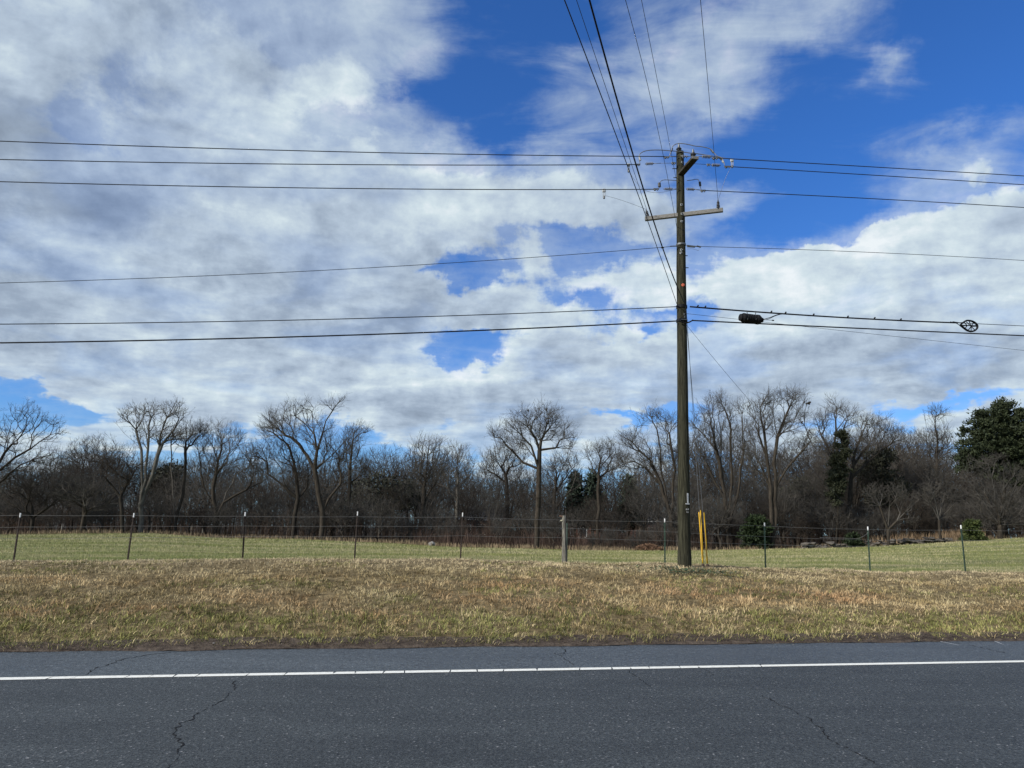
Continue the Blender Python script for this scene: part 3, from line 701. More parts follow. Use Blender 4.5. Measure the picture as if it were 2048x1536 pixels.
# square washers, bolts, tags on the face towards the road
def face(py, dx=0.0, out=.004):
    p = on_pole(py); r = pole_r(p[2]); u = dx / r; return p + np.array([dx, -math.sqrt(max(r * r - dx * dx, 1e-4)) - out, 0]), math.asin(max(-1, min(1, u)))
def washer(py, dx, s=.062, a=0.0):
    p, th = face(py, dx); bm = bmesh.new(); rot = Matrix.Rotation(-th * -1, 3, 'Z') @ Matrix.Rotation(a, 3, 'Y')
    add_box(bm, (0, 0, 0), (s, .008, s), rot, .002); o = bm_obj('washer', bm, BRIGHT, pole, loc(p))
    bm = bmesh.new(); M = Matrix.Translation((0, -.005, 0)) @ Matrix.Rotation(R(90), 4, 'X'); add_lathe(bm, [(.018, 0), (.018, .02), (.009, .022), (.009, .03)], 6, M); bm_obj('bolt', bm, WIRE, o)
for py, dx, a in ((316, .03, 0), (328, .035, .1), (413, .0, .1), (431, .01, 0), (446, .0, .15), (503, -.02, .5), (509, -.035, .05)): washer(py, dx, a=a)
for py, dx in ((441, .005), (335, .05), (463, .03), (472, .04), (540, .05)):
    p, th = face(py, dx, -.004); bm = bmesh.new(); add_lathe(bm, [(.022, 0), (.026, .006), (.015, .012)], 7, Matrix.Rotation(R(90), 4, 'X')); bm_obj('knot', bm, INK, pole, loc(p))
p, th = face(573, .01); bm = bmesh.new(); add_lathe(bm, [(.042, 0), (.042, .008), (.03, .011)], 20, Matrix.Rotation(R(90), 4, 'X')); o = bm_obj('marker_disc', bm, RED, pole, loc(p))
bm = bmesh.new(); add_lathe(bm, [(.014, .0112), (.014, .016)], 10, Matrix.Rotation(R(90), 4, 'X')); bm_obj('bolt', bm, GALV, o)
# side bolts
for py, sd_, l in ((338.5, -1, .12), (356.5, -1, .09), (512, 1, .05), (536, 1, .07)):
    p = on_pole(py); r = pole_r(p[2]); tube('step_bolt', [p + np.array([sd_ * r * .9, -.03, 0]), p + np.array([sd_ * (r + l), -.03, 0])], .012, WIRE, pole, 6, L0)
# neutral hardware
for a, b, r_ in (((1340, 492.5), (1356, 492), .016), ((1373, 490.5), (1399, 493.5), .014), ((1374, 493), (1390, 494), .02), ((1393, 492), (1402, 494), .022), ((1322, 495.5), (1328, 495), .02)):
    jumper([a, b], r_, GALV, name='neutral_bracket')
jumper([(1374, 498), (1384, 497.5), (1392, 499.5), (1397, 501), (1398, 497), (1399, 494)], .004)
bm = bmesh.new(); p = on_pole(490); r = pole_r(p[2])
add_lathe(bm, [(r + .012, -.03), (r + .016, -.02), (r + .016, .02), (r + .012, .03)], 20, Matrix.Translation(Vector(loc(p)))); bm_obj('neutral_band', bm, GALV, pole)
# communication hardware
for py, hh in ((614, .05), (642, .045)):
    bm = bmesh.new(); p = on_pole(py); r = pole_r(p[2]); add_lathe(bm, [(r + .008, -hh), (r + .02, -hh + .01), (r + .02, hh - .01), (r + .008, hh)], 20, Matrix.Translation(Vector(loc(p)))); bm_obj('cable_band', bm, BLACK, pole)
bm = bmesh.new(); p, th = face(642, .01, .03); add_box(bm, Vector(loc(p)), (.2, .015, .022), bev=.004); bm_obj('cable_bracket', bm, GALV, pole)
bm = bmesh.new(); p, th = face(634, .045, .01); add_box(bm, Vector(loc(p)), (.035, .02, .14), Matrix.Rotation(-.15, 3, 'Y'), .004); bm_obj('cable_bracket', bm, GALV, pole)
jumper([(1371, 613), (1371, 626), (1368, 631), (1358, 639)], .01, BLACK, -.06, -.06, 'cable_loop')
jumper([(1357, 641), (1368, 645.5), (1378, 644.5), (1386, 640)], .02, BLACK, -.09, 0, 'cable_loop')
# ground wire stapled down the left edge
gp = [on_pole(y) + np.array([-pole_r(on_pole(y)[2]) * .97 + .02 * math.sin(y * .02), -.045, 0]) for y in range(330, 1120, 20)]
tube('ground_wire', gp, .006, WIRE, pole, 5, L0)
# tags: upright strip, cross strip, stencilled figures
p, th = face(996.5, .072, .006); bm = bmesh.new(); add_box(bm, (0, 0, 0), (.046, .006, .25), Matrix.Rotation(.45, 3, 'Z'), .002); tg = bm_obj('pole_tag', bm, PLATE, pole, loc(p))
bm = bmesh.new()
for i in range(9): add_box(bm, (-.004 - .0, -.0055, .085 - i * .02), (.014 + .004 * (i % 3), .002, .009 + .003 * (i % 2)), Matrix.Rotation(.45, 3, 'Z'))
bm_obj('tag_print', bm, mat('worn grey print', (.14, .14, .14), .8), tg)
p, th = face(1008, .062, .007); bm = bmesh.new(); add_box(bm, (0, 0, 0), (.125, .006, .028), Matrix.Rotation(.4, 3, 'Z'), .002); bm_obj('pole_tag', bm, PLATE, pole, loc(p))
def text_part(s, size, m, parent, loc_, rotz, name):
    cu = bpy.data.curves.new(name, 'FONT'); cu.body = s; cu.size = size; cu.extrude = .0015; cu.align_x = 'CENTER'; cu.resolution_u = 2; cu.space_character = 1.25
    tmp = bpy.data.objects.new(name, cu); COL.objects.link(tmp); bpy.context.view_layer.update()
    me = bpy.data.meshes.new_from_object(tmp.evaluated_get(bpy.context.evaluated_depsgraph_get())); bpy.data.objects.remove(tmp)
    o = link(name, me, m, parent, loc_); o.rotation_euler = (R(90), 0, rotz); return o
p, th = face(1020.5, .055, .012); text_part('819', .055, PLATE, pole, loc(p), .38, 'pole_number')
p, th = face(1026, .06, .012); text_part('51', .055, PLATE, pole, loc(p), .4, 'pole_number')

# ------------------------------------------------------------------ wires
def fit_wire(name, A, pts, r, label, cat, m=WIRE, far=None, direction=None, extend=0.0, sides=5, group=None, n=40, r2=None):
    """A world point at the pole; pts: image points the wire passes; it hangs in the vertical plane through A along direction"""
    A = np.array(A, float); D = np.array([direction[0], direction[1]], float); D /= np.linalg.norm(D); nn = np.array([-D[1], D[0]])
    S = [0.0]; Z = [A[2]]
    for px, py in pts:
        d = ray(px, py); o = np.array([0, 0, EYE]); k = (A[:2] - o[:2]) @ nn / (d[:2] @ nn); q = o + d * k; S.append((q[:2] - A[:2]) @ D); Z.append(q[2])
    S = np.array(S); Z = np.array(Z); w = np.ones(len(S)); w[0] = 6
    co = np.polyfit(S, Z, 2 if len(S) > 2 else 1, w=w); co[-1] += A[2] - np.polyval(co, 0)
    s = np.linspace(0, S[-1] + extend, n); z = np.polyval(co, s)
    P = np.column_stack([A[0] + D[0] * s, A[1] + D[1] * s, z])
    o = tube(name, P, r, m, None, sides, A); tag(o, label, cat, group); return o, P
EL = -E; ER = E
dL = (-math.cos(R(9)), -math.sin(R(9))); dR = (math.cos(R(14)), math.sin(R(14)))
fit_wire('power_line', W(1333, 313), [(1000, 311.5), (660, 303), (330, 291.5), (0, 283.5)], .0125, 'topmost black power line running left from the pole', 'wire', direction=dL, extend=45)
fit_wire('power_line', W(1272, 329), [(1000, 331), (660, 329), (330, 324), (0, 319.5)], .0125, 'second black power line from the top running left of the pole', 'wire', direction=dL, extend=45)
fit_wire('power_line', W(1310, 378.5), [(1000, 380.5), (660, 376), (330, 370), (0, 364)], .0125, 'third black power line from the top running left of the pole', 'wire', direction=dL, extend=45)
fit_wire('power_line', W(1433, 316, -.75), [(1465, 319.5), (1700, 331), (2048, 352)], .0125, 'topmost black power line running right from the pole', 'wire', direction=dR, extend=40)
fit_wire('power_line', W(1455, 333), [(1700, 347.5), (2048, 369.5)], .0125, 'second black power line from the top running right of the pole', 'wire', direction=dR, extend=40)
fit_wire('power_line', W(1408, 381), [(1700, 395), (2048, 415)], .0125, 'third black power line from the top running right of the pole', 'wire', direction=dR, extend=40)
fit_wire('neutral_wire', W(1342, 493), [(1000, 520), (660, 540), (330, 554), (0, 566.5)], .008, 'thin sagging wire reaching the pole from the left below the crossarm', 'wire', direction=dL, extend=30)
fit_wire('neutral_wire', W(1400, 493), [(1700, 503), (2048, 521)], .008, 'thin wire leaving the pole to the right below the crossarm', 'wire', direction=dR, extend=40)
fit_wire('communication_cable', W(1358, 613), [(1000, 629), (660, 638), (330, 644.5), (0, 648.5)], .012, 'upper of the two low black cables left of the pole', 'cable', BLACK, direction=dL, extend=30)
fit_wire('communication_cable', W(1352, 642), [(1000, 660), (660, 671), (330, 679.5), (0, 686)], .019, 'lower and thicker of the two low black cables left of the pole', 'cable', BLACK, direction=dL, extend=30)
_, CU = fit_wire('communication_cable', W(1380, 613.5), [(1480, 621.5), (1564, 628), (1745, 638), (1915, 646)], .023, 'thick lashed cable that carries the black splice case and the teardrop bracket', 'cable', BLACK, direction=dR, extend=0)
fit_wire('communication_cable', W(1384, 641), [(1480, 645.5), (1700, 656), (2048, 671.5)], .020, 'lowest thick black cable running right from the pole under the splice case', 'cable', BLACK, direction=dR, extend=40)
cend = CU[-1]; 
fit_wire('support_strand', cend, [(1990, 649.2), (2048, 652)], .010, 'thin strand going on right from the black teardrop bracket', 'wire', direction=dR, extend=40)
fit_wire('drop_wire', W(1371, 627), [(1478, 640), (1600, 651.5), (1800, 674), (2048, 701)], .0055, 'very thin drop wire sloping down right below the two low cables', 'wire', direction=dR, extend=15)
# service wires that come over the road to the pole
def over(A, p_top, h, r, label, mid=None, m=WIRE, back=1.9):
    A = np.array(A); B = at_z(p_top[0], p_top[1], h); D = (B - A)
    P = []
    for i in range(41):
        f = i / 40 * back; q = A + D * f; q[2] = A[2] + (h - A[2]) * f; P.append(q)
    P = np.array(P)
    if mid:
        # small sag so that the wire also passes the middle point
        nn = np.array([-D[1], D[0]]); d = ray(*mid); k = (A[:2] @ nn) / (d[:2] @ nn); q = np.array([0, 0, EYE]) + d * k
        f = np.linalg.norm(q[:2] - A[:2]) / np.linalg.norm(D[:2]); zl = A[2] + (h - A[2]) * f; c = (q[2] - zl) / (f * (f - 1)) if 0.02 < f < .98 else 0
        F_ = np.arange(41) / 40 * back; P[:, 2] += np.clip(c, -1.5, 1.5) * F_ * (F_ - 1)
    o = tube('overhead_wire', P, r, m, None, 5, A); tag(o, label, 'wire'); return P
pA = on_pole(627)
over(W(1355, 612, .05), (1129, 0), pA[2] + .55, .008, 'leftmost of the wires coming over the road, ending low on the pole', (1245, 305))
over(AL + np.array([.05, 0, .30]), (1153, 0), AL[2] + .3, .006, 'thin wire coming over the road to the left end of the crossarm', (1225, 215))
over(on_pole(608) + np.array([.03, -.17, 0]), (1179, 0), on_pole(608)[2] + .5, .0135, 'thickest black cable coming over the road down to the pole', (1250, 255), BLACK)
over(on_pole(455) + np.array([-.13, -.05, 0]), (1251, 0), on_pole(455)[2] + .3, .0055, 'thin wire coming over the road to the pole just left of the crossarm middle', (1316, 250))
over(on_pole(357) + np.array([-.13, -.02, 0]), (1283, 0), on_pole(357)[2] + .2, .0055, 'thin wire coming over the road to the left side of the pole top', (1330, 240))
over(AR + np.array([-.13, 0, .30]), (1401, 0), AR[2] + .3, .0055, 'rightmost thin wire coming over the road to the right end of the crossarm', (1419, 200))
# hot line taps with their tail wires
def tap(px, py, tail, dy0, end, label, s=1.0):
    t = empty('wire_tap', W(px, py, dy0), label, 'wire clamp'); o0 = np.array(t.location)
    bm = bmesh.new(); add_box(bm, (0, 0, 0), (.10 * s, .05, .11 * s), bev=.015); add_box(bm, (-.025 * s, 0, -.11 * s), (.018, .02, .14 * s), bev=.003); add_box(bm, (.028 * s, 0, -.11 * s), (.018, .02, .14 * s), bev=.003); bm_obj('clamp_body', bm, BRIGHT, t)
    bm = bmesh.new(); add_lathe(bm, [(.012, -.26 * s), (.03, -.24 * s), (.03, -.18 * s), (.012, -.16 * s)], 8); bm_obj('clamp_screw', bm, GALV, t)
    P = [W(x, y, dy0 * (1 - i / (len(tail) - 1))) for i, (x, y) in enumerate(tail)]
    if end is not None: P[-1] = np.array(end)
    tube('tail_wire', smooth_path(P), .0045, ALU, t, 5, o0)
tap(1208, 381, [(1209, 391), (1232, 397), (1262, 407), (1288, 423)], 0, AL + np.array([.03, 0, .3]), 'pale wire clamp on the third power line left of the pole')
tap(1257, 330, [(1258, 341), (1267, 357), (1283, 376), (1300, 384), (1320, 385), (1352, 379)], 0, None, 'pale wire clamp on the second power line left of the pole', .9)
tap(1464, 321, [(1462, 335), (1453, 352), (1444, 377), (1438, 402)], -.1, AR + np.array([-.12, 0, .3]), 'dark wire clamp joining the two upper power lines right of the pole', .9)
# guy wires and their yellow guards
def guy(top, foot, r, label):
    o = tube('guy_wire', [np.array(top) * (1 - f) + np.array(foot) * f for f in np.linspace(0, 1, 12)], r, ALU, None, 5, top); return tag(o, label, 'guy wire')
GY = 20.8
F1 = at_y(1406, 1130, GY); F2 = at_y(1415, 1128, GY); F1[2] = G(F1[0], F1[1]) ; F2[2] = G(F2[0], F2[1])
guy(on_pole(600) + np.array([.13, .06, 0]), F1, .006, 'left guy wire running down from the cables to the left yellow guard')
guy(on_pole(640) + np.array([.14, .08, 0]), F2, .006, 'right guy wire running down from the lowest cable to the right yellow guard')
YEL = mat('yellow plastic guard', (.60, .35, .012), .6, .3, 0, .25, 5)
def guard(foot, top_px, rr, label):
    T = at_y(top_px[0], top_px[1], GY - .05); t = empty('guy_guard', foot, label, 'guy guard', 'yellow guy guards beside the pole'); f = np.array(foot)
    d = T - f; base = f + d * .045
    P = [base + (T - base) * k for k in np.linspace(0, 1, 14)]; tube('guard_tube', P, [rr * (1 - .06 * (i % 2)) for i in range(14)], YEL, t, 12, f)
    P2 = [f - d * .01 + d * k for k in np.linspace(0, .05, 4)]; tube('anchor_grip', P2, [.03, .045, .04, .03], mat('rusty anchor', (.05, .035, .025), .8), t, 8, f)
    return t
g1 = guard(F1, (1398, 1024), .019, 'left one of the two leaning yellow guy guards right of the pole')
tube('guard_tube', [at_y(1401, 1020.5, GY - .1), at_y(1403, 1060, GY - .1), at_y(1406.5, 1118, GY - .1)], .012, YEL, g1, 10, F1)
guard(F2, (1407.5, 1025), .021, 'right one of the two leaning yellow guy guards right of the pole')
tz_ = at_y(1741, 1060, fence_y(1741) + .1)
P0 = on_pole(648) + np.array([.13, .05, 0]); PE = np.array(at_y(1742, 1058, fence_y(1741)))
P = np.array([P0 * (1 - f) + PE * f for f in np.linspace(0, 1, 40)]); 
q = at_y(1500, 803, P0[1] + (PE[1] - P0[1]) * .35); fm = (q[0] - P0[0]) / (PE[0] - P0[0]); cz = (q[2] - (P0[2] * (1 - fm) + PE[2] * fm)) / (fm * (fm - 1)); ff = np.linspace(0, 1, 40); P[:, 2] += cz * ff * (ff - 1)
tag(tube('drop_wire', P, .0045, WIRE, None, 5, P0), 'very thin wire slanting from the pole down to a fence post at the right', 'wire')

# splice case hung under the upper cable
def hang_y(px):
    i = np.argmin([abs(project(p)[0] - px) for p in CU]); return CU[i]
cc = hang_y(1502); SP = at_y(1502, 637.5, cc[1]); case = empty('splice_case', SP, 'black cylindrical splice case hanging from the upper cable right of the pole', 'splice case')
dv = Vector((dR[0], dR[1], -.035)).normalized(); Mx = dv.to_track_quat('Z', 'Y').to_matrix().to_4x4(); s0 = np.array(SP)
bm = bmesh.new(); add_lathe(bm, [(.05, -.36), (.10, -.34), (.105, -.30), (.135, -.25), (.135, -.20), (.125, -.18), (.125, .16), (.14, .17), (.14, .24), (.11, .26), (.105, .29), (.07, .30), (.07, .36), (.045, .37)], 16, Mx); bm_obj('case_body', bm, BLACK, case)
bm = bmesh.new()
for i in range(6): add_lathe(bm, [(.120, -.155 + i * .055), (.133, -.15 + i * .055), (.133, -.13 + i * .055), (.120, -.125 + i * .055)], 16, Mx)
bm_obj('case_rib', bm, BLACK, case)
for px in (1494, 1511):
    a = hang_y(px); a = at_y(px, 622, a[1] - .03); b = at_y(px + 1.5, 640, a[1] - .13)
    tube('hanger_strap', [a, at_y(px + .3, 630, a[1] - .06), at_y(px + .8, 634, a[1] - .12), b], .011, GALV, case, 6, s0)
tube('entry_cable', smooth_path([at_y(1526, 639, cc[1]), at_y(1540, 635, cc[1] + .1), at_y(1553, 630, cc[1] + .2), at_y(1566, 628, cc[1] + .3)]), .011, BLACK, case, 6, s0)
tube('entry_cable', smooth_path([at_y(1526, 640, cc[1]), at_y(1536, 638.5, cc[1] + .1), at_y(1550, 632, cc[1] + .2), at_y(1562, 628.5, cc[1] + .3)]), .008, BLACK, case, 6, s0)
tube('entry_cable', [at_y(1528, 639.5, cc[1]), at_y(1545, 640.7, cc[1])], .006, ALU, case, 5, s0); tube('cable_plug', [at_y(1544, 640.6, cc[1]), at_y(1548, 640.9, cc[1])], .018, BLACK, case, 6, s0)
for px, wh in ((1397, 'nearest to the pole'), (1404, 'second from the pole'), (1541, 'just right of the splice case'), (1564, 'where the splice leads join'), (1628, 'first after the splice case leads'), (1691, 'second after the splice case leads'), (1745, 'third after the splice case leads'), (1797, 'last before the teardrop bracket')):
    q = hang_y(px); lc = tube('lashing_clamp', [q + np.array([-.02, -.02, .0]), q + np.array([.02, -.02, .055])], .022, BLACK, None, 6, q)
    tag(lc, f'small black clamp on the upper right cable, {wh}', 'clamp', 'black lashing clamps along the upper right cable')

# teardrop storage bracket
def teardrop():
    c = at_y(1937, 652, cend[1] + .25); t = empty('slack_bracket', c, 'black teardrop shaped bracket with spokes holding coiled cable at the right', 'cable bracket')
    X = np.array([dR[0], dR[1], 0.0]); Z = np.array([0, 0, 1.0]); m = 1 / F * (cend[1] + .25) * 1.07
    def q(u, v, k=0.0): return c + X * u * m + Z * v * m + np.array([dR[1], -dR[0], 0]) * k
    rim = []
    for i in range(49):
        a = 2 * math.pi * i / 48; x = math.cos(a); y = math.sin(a)
        w = 1.0 if x > 0 else (1 - (-x) ** 1.6 * .78)
        rim.append(q(20 * x + 0.5, 11 * y * w + 1.6 * x * .3 + (0 if x > 0 else .5), 0))
    tube('bracket_rim', rim, .026, BLACK, t, 8, c); 
    tube('cable_coil', [p + np.array([0, -.045, 0]) for p in rim], .014, BLACK, t, 6, c)
    hub = (6, -.5)
    for u, v in ((13, 9), (19, 1), (15, -7.5), (5, -10.5), (-3, -10), (-10, -7), (-15, -1), (3, 9.5), (-4, 8), (-9, 6)):
        tube('spoke', [q(*hub) if u > -5 else q(-3, .5), q(u, v)], .013, BLACK, t, 6, c)
    tube('bracket_bar', [q(-17, 0), q(18, 2)], .016, BLACK, t, 6, c)
    tube('entry_cable', smooth_path([q(-42, 5), q(-28, 3), q(-17, -3), q(-12, -6.5)]), .010, BLACK, t, 6, c)
    tube('entry_cable', smooth_path([q(-36, 5.5), q(-18, 5), q(-8, 8.5)]), .014, BLACK, t, 6, c)
teardrop()

# ------------------------------------------------------------------ fence
POSTG = mat('green painted steel', (.035, .060, .042), .6, .3, .0, .35, 14)
POSTB = mat('rusty brown steel', (.040, .030, .024), .8, .2, .0, .4, 14)
CAP = mat('white post tip paint', (.66, .66, .64), .6, .3, 0, .08, 20)
OLDWOOD = mat('silvery weathered post wood', (.07, .065, .05), .9, .15, color2=(.23, .215, .18), scale=4, stretch=(8, 8, .8), bump=1.0, bscale=16)
FWIRE = mat('old galvanised fence wire', (.17, .165, .155), .6, .4, .3, .25, 20)
FT = [(42, 1026), (269, 1026), (490, 1024), (716, 1023), (926, 1025), (1128, 1034), (1330, 1037), (1529.5, 1045), (1736, 1053), (1921, 1050)]
f0 = fence_pts[4]; fence = empty('wire_fence', f0, 'wire fence with metal posts and one wooden post along the top of the bank', 'fence'); f0 = np.array(f0)
def tpost_mesh(h, m_, green):
    bm = bmesh.new(); add_box(bm, (0, 0, h / 2 - .1), (.038, .006, h + .2)); add_box(bm, (0, .018, h / 2 - .1), (.006, .03, h + .2))
    for i in range(int(h / .055)): add_box(bm, (0, -.007, .06 + i * .055), (.012, .008, .014))
    return bm
tops = []
for i, ((bx, by), (tx, ty)) in enumerate(zip(FB, FT)):
    B_ = np.array(fence_pts[i]); B_[2] = G(B_[0], B_[1]); T_ = at_y(tx, ty, B_[1]); tops.append(T_)
    d = Vector(T_ - B_); h = d.length; rot = d.to_track_quat('Z', 'Y') ; rot = Matrix.Rotation(0, 4, 'Z') @ aim((0, 0, 0), d)
    if i == 5: continue
    bm = tpost_mesh(h - .11, None, i > 5); bmesh.ops.transform(bm, matrix=Matrix.Translation(Vector(B_ - f0)) @ rot, verts=bm.verts)
    o = bm_obj('metal_post', bm, POSTG if i > 5 else POSTB, fence); o['label'] = 'green metal post with white tip' if i > 5 else 'dark rusty metal post with white tip'
    bm = bmesh.new(); add_box(bm, (0, .008, h - .055), (.036, .026, .105), bev=.004); bmesh.ops.transform(bm, matrix=Matrix.Translation(Vector(B_ - f0)) @ rot, verts=bm.verts); bm_obj('post_tip', bm, CAP, o)
# the wooden post: round, split, with a broken head
B_ = np.array(fence_pts[5]); B_[2] = G(B_[0], B_[1]); T_ = tops[5]; rng = random.Random(9); sides = 14; V = []; rows = 16
for r_ in range(rows + 1):
    f = r_ / rows; c = B_ * (1 - f) + T_ * f; c[2] -= .1 * (1 - f)
    for k in range(sides):
        a = 2 * math.pi * k / sides; rr = (.078 - .030 * f) * (1 + .10 * math.sin(k * 2.3 + r_ * .25)); rr *= .70 if k in (9, 10) and r_ < 13 else 1
        V.append((c[0] - f0[0] + rr * math.cos(a), c[1] - f0[1] + rr * math.sin(a), c[2] - f0[2] + (rng.uniform(-.01, .07) if r_ == rows else 0)))
Q = [(i * sides + k, i * sides + (k + 1) % sides, (i + 1) * sides + (k + 1) % sides, (i + 1) * sides + k) for i in range(rows) for k in range(sides)]
wp = link('wooden_post', mesh_np('wooden_post', np.array(V), [np.array(Q), np.array([[rows * sides + k for k in range(sides)]])]), OLDWOOD, fence); wp['label'] = 'weathered wooden post with broken top'
bm = bmesh.new(); add_box(bm, Vector(T_ - f0) + Vector((-.06, 0, .015)), (.13, .05, .05), Matrix.Rotation(.15, 3, 'Y'), .01); bm_obj('broken_top', bm, mat('reddish rotten wood', (.12, .075, .05), .9), wp)
bm = bmesh.new(); add_box(bm, Vector(at_y(1123, 1041, B_[1] - .03) - f0), (.06, .03, .04), bev=.008); bm_obj('wire_insulator', bm, mat('yellowed plastic', (.45, .42, .30), .6), wp)
# short post behind it
tube('metal_post', [at_y(1134, 1128, B_[1] + .3), at_y(1134, 1046, B_[1] + .3)], .014, POSTG, fence, 6, f0); tube('metal_post', [at_y(1132, 1048, B_[1] + .2), at_y(1131.5, 1019, B_[1] + .2)], .010, POSTB, fence, 6, f0)
WX = [-60, 42, 269, 490, 716, 926, 1126, 1330, 1529, 1738, 1922, 2110]
for rows_ in ([1030.5, 1030.5, 1031, 1032.5, 1033.5, 1034, 1040, 1043, 1052, 1059, 1060, 1062], [1055, 1054, 1052, 1052, 1052, 1052, 1056, 1063, 1073, 1080, 1080.5, 1081], [1077, 1076, 1075, 1073, 1072.5, 1071.5, 1075, 1081, 1089, 1093, 1093, 1093]):
    P = []
    for i in range(len(WX) - 1):
        for k in range(4):
            f = k / 4; x = WX[i] + (WX[i + 1] - WX[i]) * f; y = rows_[i] + (rows_[i + 1] - rows_[i]) * f + .9 * math.sin(math.pi * f); P.append(at_y(x, y, fence_y(x) - .03))
    P.append(at_y(WX[-1], rows_[-1], fence_y(WX[-1]) - .03)); tube('fence_wire', P, .0034, FWIRE, fence, 4, f0)
tube('fence_wire', smooth_path([at_y(1737, 1063, fence_y(1737) - .06), at_y(1733, 1068, fence_y(1733) - .1), at_y(1724, 1074, fence_y(1724) - .1), at_y(1714, 1077, fence_y(1714) - .06), at_y(1690, 1076.5, fence_y(1690) - .05), at_y(1640, 1075, fence_y(1640) - .04)]), .0045, FWIRE, fence, 5, f0)['label'] = 'loose end of wire curling down from a post'
# ------------------------------------------------------------------ trees
BARK = mat('grey brown bark', (.022, .018, .014), .95, .1, color2=(.060, .050, .038), scale=2.5, stretch=(3, 3, .7), bump=.5, bscale=8)
BARKD = mat('dark bark', (.018, .015, .012), .95, .1, color2=(.042, .036, .028), scale=2.5, stretch=(3, 3, .7), bump=.5, bscale=8)  # darker tone than the other barks
BARKP = mat('pale bark', (.06, .055, .046), .95, .1, color2=(.14, .132, .112), scale=2.5, stretch=(3, 3, .7), bump=.5, bscale=8)
TWIG = mat('brown twigs', (.045, .041, .035), .95, .1, color2=(.104, .095, .082), scale=1.2)
TWIGD = mat('dark twigs', (.028, .023, .019), .95, .1, color2=(.058, .049, .039), scale=1.2)
TWIGP = mat('pale grey twigs', (.065, .058, .048), .95, .1, color2=(.13, .118, .10), scale=1.2)
MATS = {'n': (BARK, TWIG), 'd': (BARKD, TWIGD), 'p': (BARKP, TWIGP)}
def grow(seed_pos, seed_par, targets, rng, bf=.22, step=.55, jit=.10, droop=1.6):
    """connect every target to the skeleton by the cheapest path, as a branching tree does"""
    P = [np.array(p, float) for p in seed_pos]; par = list(seed_par); pl = [0.0] * len(P)
    for i in range(1, len(P)): pl[i] = pl[par[i]] + np.linalg.norm(P[i] - P[par[i]])
    N_ = len(P); cap = N_ + len(targets) * 9 + 50
    A = np.zeros((cap, 3)); PL = np.zeros(cap); DR = np.zeros((cap, 3)); A[:N_] = P; PL[:N_] = pl
    for i in range(N_):
        d = A[i] - A[par[i]] if par[i] >= 0 else np.array([0, 0, 1.]); DR[i] = d / max(np.linalg.norm(d), 1e-6)
    base = A[0]; order = np.argsort(np.linalg.norm(targets - base, axis=1) + rng.normal(0, 1.2, len(targets)))
    for ti in order:
        t = targets[ti]; v = t[None] - A[:N_]; d = np.linalg.norm(v, axis=1); dn = np.maximum(d, 1e-6)
        cosang = (v * DR[:N_]).sum(1) / dn
        cost = d * (1.0 + .8 * (1 - cosang)) + bf * PL[:N_] + droop * np.maximum(0, A[:N_, 2] - t[2])
        cost[0] += 4
        j = int(np.argmin(cost)); dist = d[j]
        if dist < .15: continue
        n = max(1, int(round(dist / step))); a = A[j].copy(); dj = DR[j].copy(); prev = j
        for k in range(1, n + 1):
            if N_ >= cap: break
            f = k / n; q = a + (t - a) * f + dj * (dist * .13 * math.sin(math.pi * f)) + (rng.normal(0, jit * min(1, dist), 3) if k < n else 0)
            A[N_] = q; dd = q - A[prev]; DR[N_] = dd / max(np.linalg.norm(dd), 1e-6); PL[N_] = PL[prev] + np.linalg.norm(dd); par.append(prev); prev = N_; N_ += 1
    return A[:N_], np.array(par[:N_]), PL[:N_], DR[:N_]
def radii(par, tip=.013, p=2.35, rmax=.4):
    n = len(par); c = np.zeros(n); ch = np.zeros(n, int)
    for i in range(n - 1, 0, -1):
        if ch[i] == 0: c[i] = 1
        if par[i] >= 0: c[par[i]] += c[i]; ch[par[i]] += 1
    c[0] = max(c[0], 1); return np.minimum(tip * c ** (1 / p), rmax), c
def twigs(A, DR, c, rng, per=2, ln=.55, r=.011, sub=2, up=.35, lim=3):
    idx = np.repeat(np.where(c <= lim)[0], per)
    if not len(idx): return None
    n = len(idx); d = DR[idx] + rng.normal(0, .55, (n, 3)); d[:, 2] += up; d /= np.linalg.norm(d, axis=1, keepdims=True)
    L_ = ln * rng.uniform(.5, 1.4, n); P0 = A[idx]; P1 = P0 + d * L_[:, None]; S0 = [P0]; S1 = [P1]; R0 = [np.full(n, r)]; R1 = [np.full(n, r * .45)]
    for s in range(sub):
        f = rng.uniform(.3, .8, n)[:, None]; q = P0 + (P1 - P0) * f; e = d + rng.normal(0, .6, (n, 3)); e[:, 2] += up * .6; e /= np.linalg.norm(e, axis=1, keepdims=True)
        S0.append(q); S1.append(q + e * (L_ * rng.uniform(.3, .65, n))[:, None]); R0.append(np.full(n, r * .7)); R1.append(np.full(n, r * .35))
    return np.concatenate(S0), np.concatenate(S1), np.concatenate(R0), np.concatenate(R1)
def tree_meshes(A, par, DR, rng, tip, per, ln, twr, lim=3, sub=2, up=.35, rmax=.4, p=2.35, smin=.075):
    rad, c = radii(par, tip, p, rmax); i = np.arange(1, len(A)); pr = par[1:]; p0, p1 = A[pr], A[i]
    # a child may not start thicker than a little over itself
    r1 = rad[i]; r0 = np.minimum(rad[pr], r1 * 1.35)
    big = r1 > smin
    V1, F1 = prisms(p0[big], p1[big], r0[big], r1[big], 7); trunk = mesh_np('trunk', V1, F1, smooth=True)
    # root flare
    V2, F2 = prisms(p0[~big], p1[~big], r0[~big], r1[~big], 3); off = len(V2); Vs = [V2]; Fs = list(F2)
    tw = twigs(A, DR, c, rng, per, ln, twr, sub, up, lim)
    if tw is not None: V3, F3 = prisms(*tw, 3); Vs.append(V3); Fs += [f + off for f in F3]
    crown = mesh_np('crown', np.concatenate(Vs), Fs); return trunk, crown
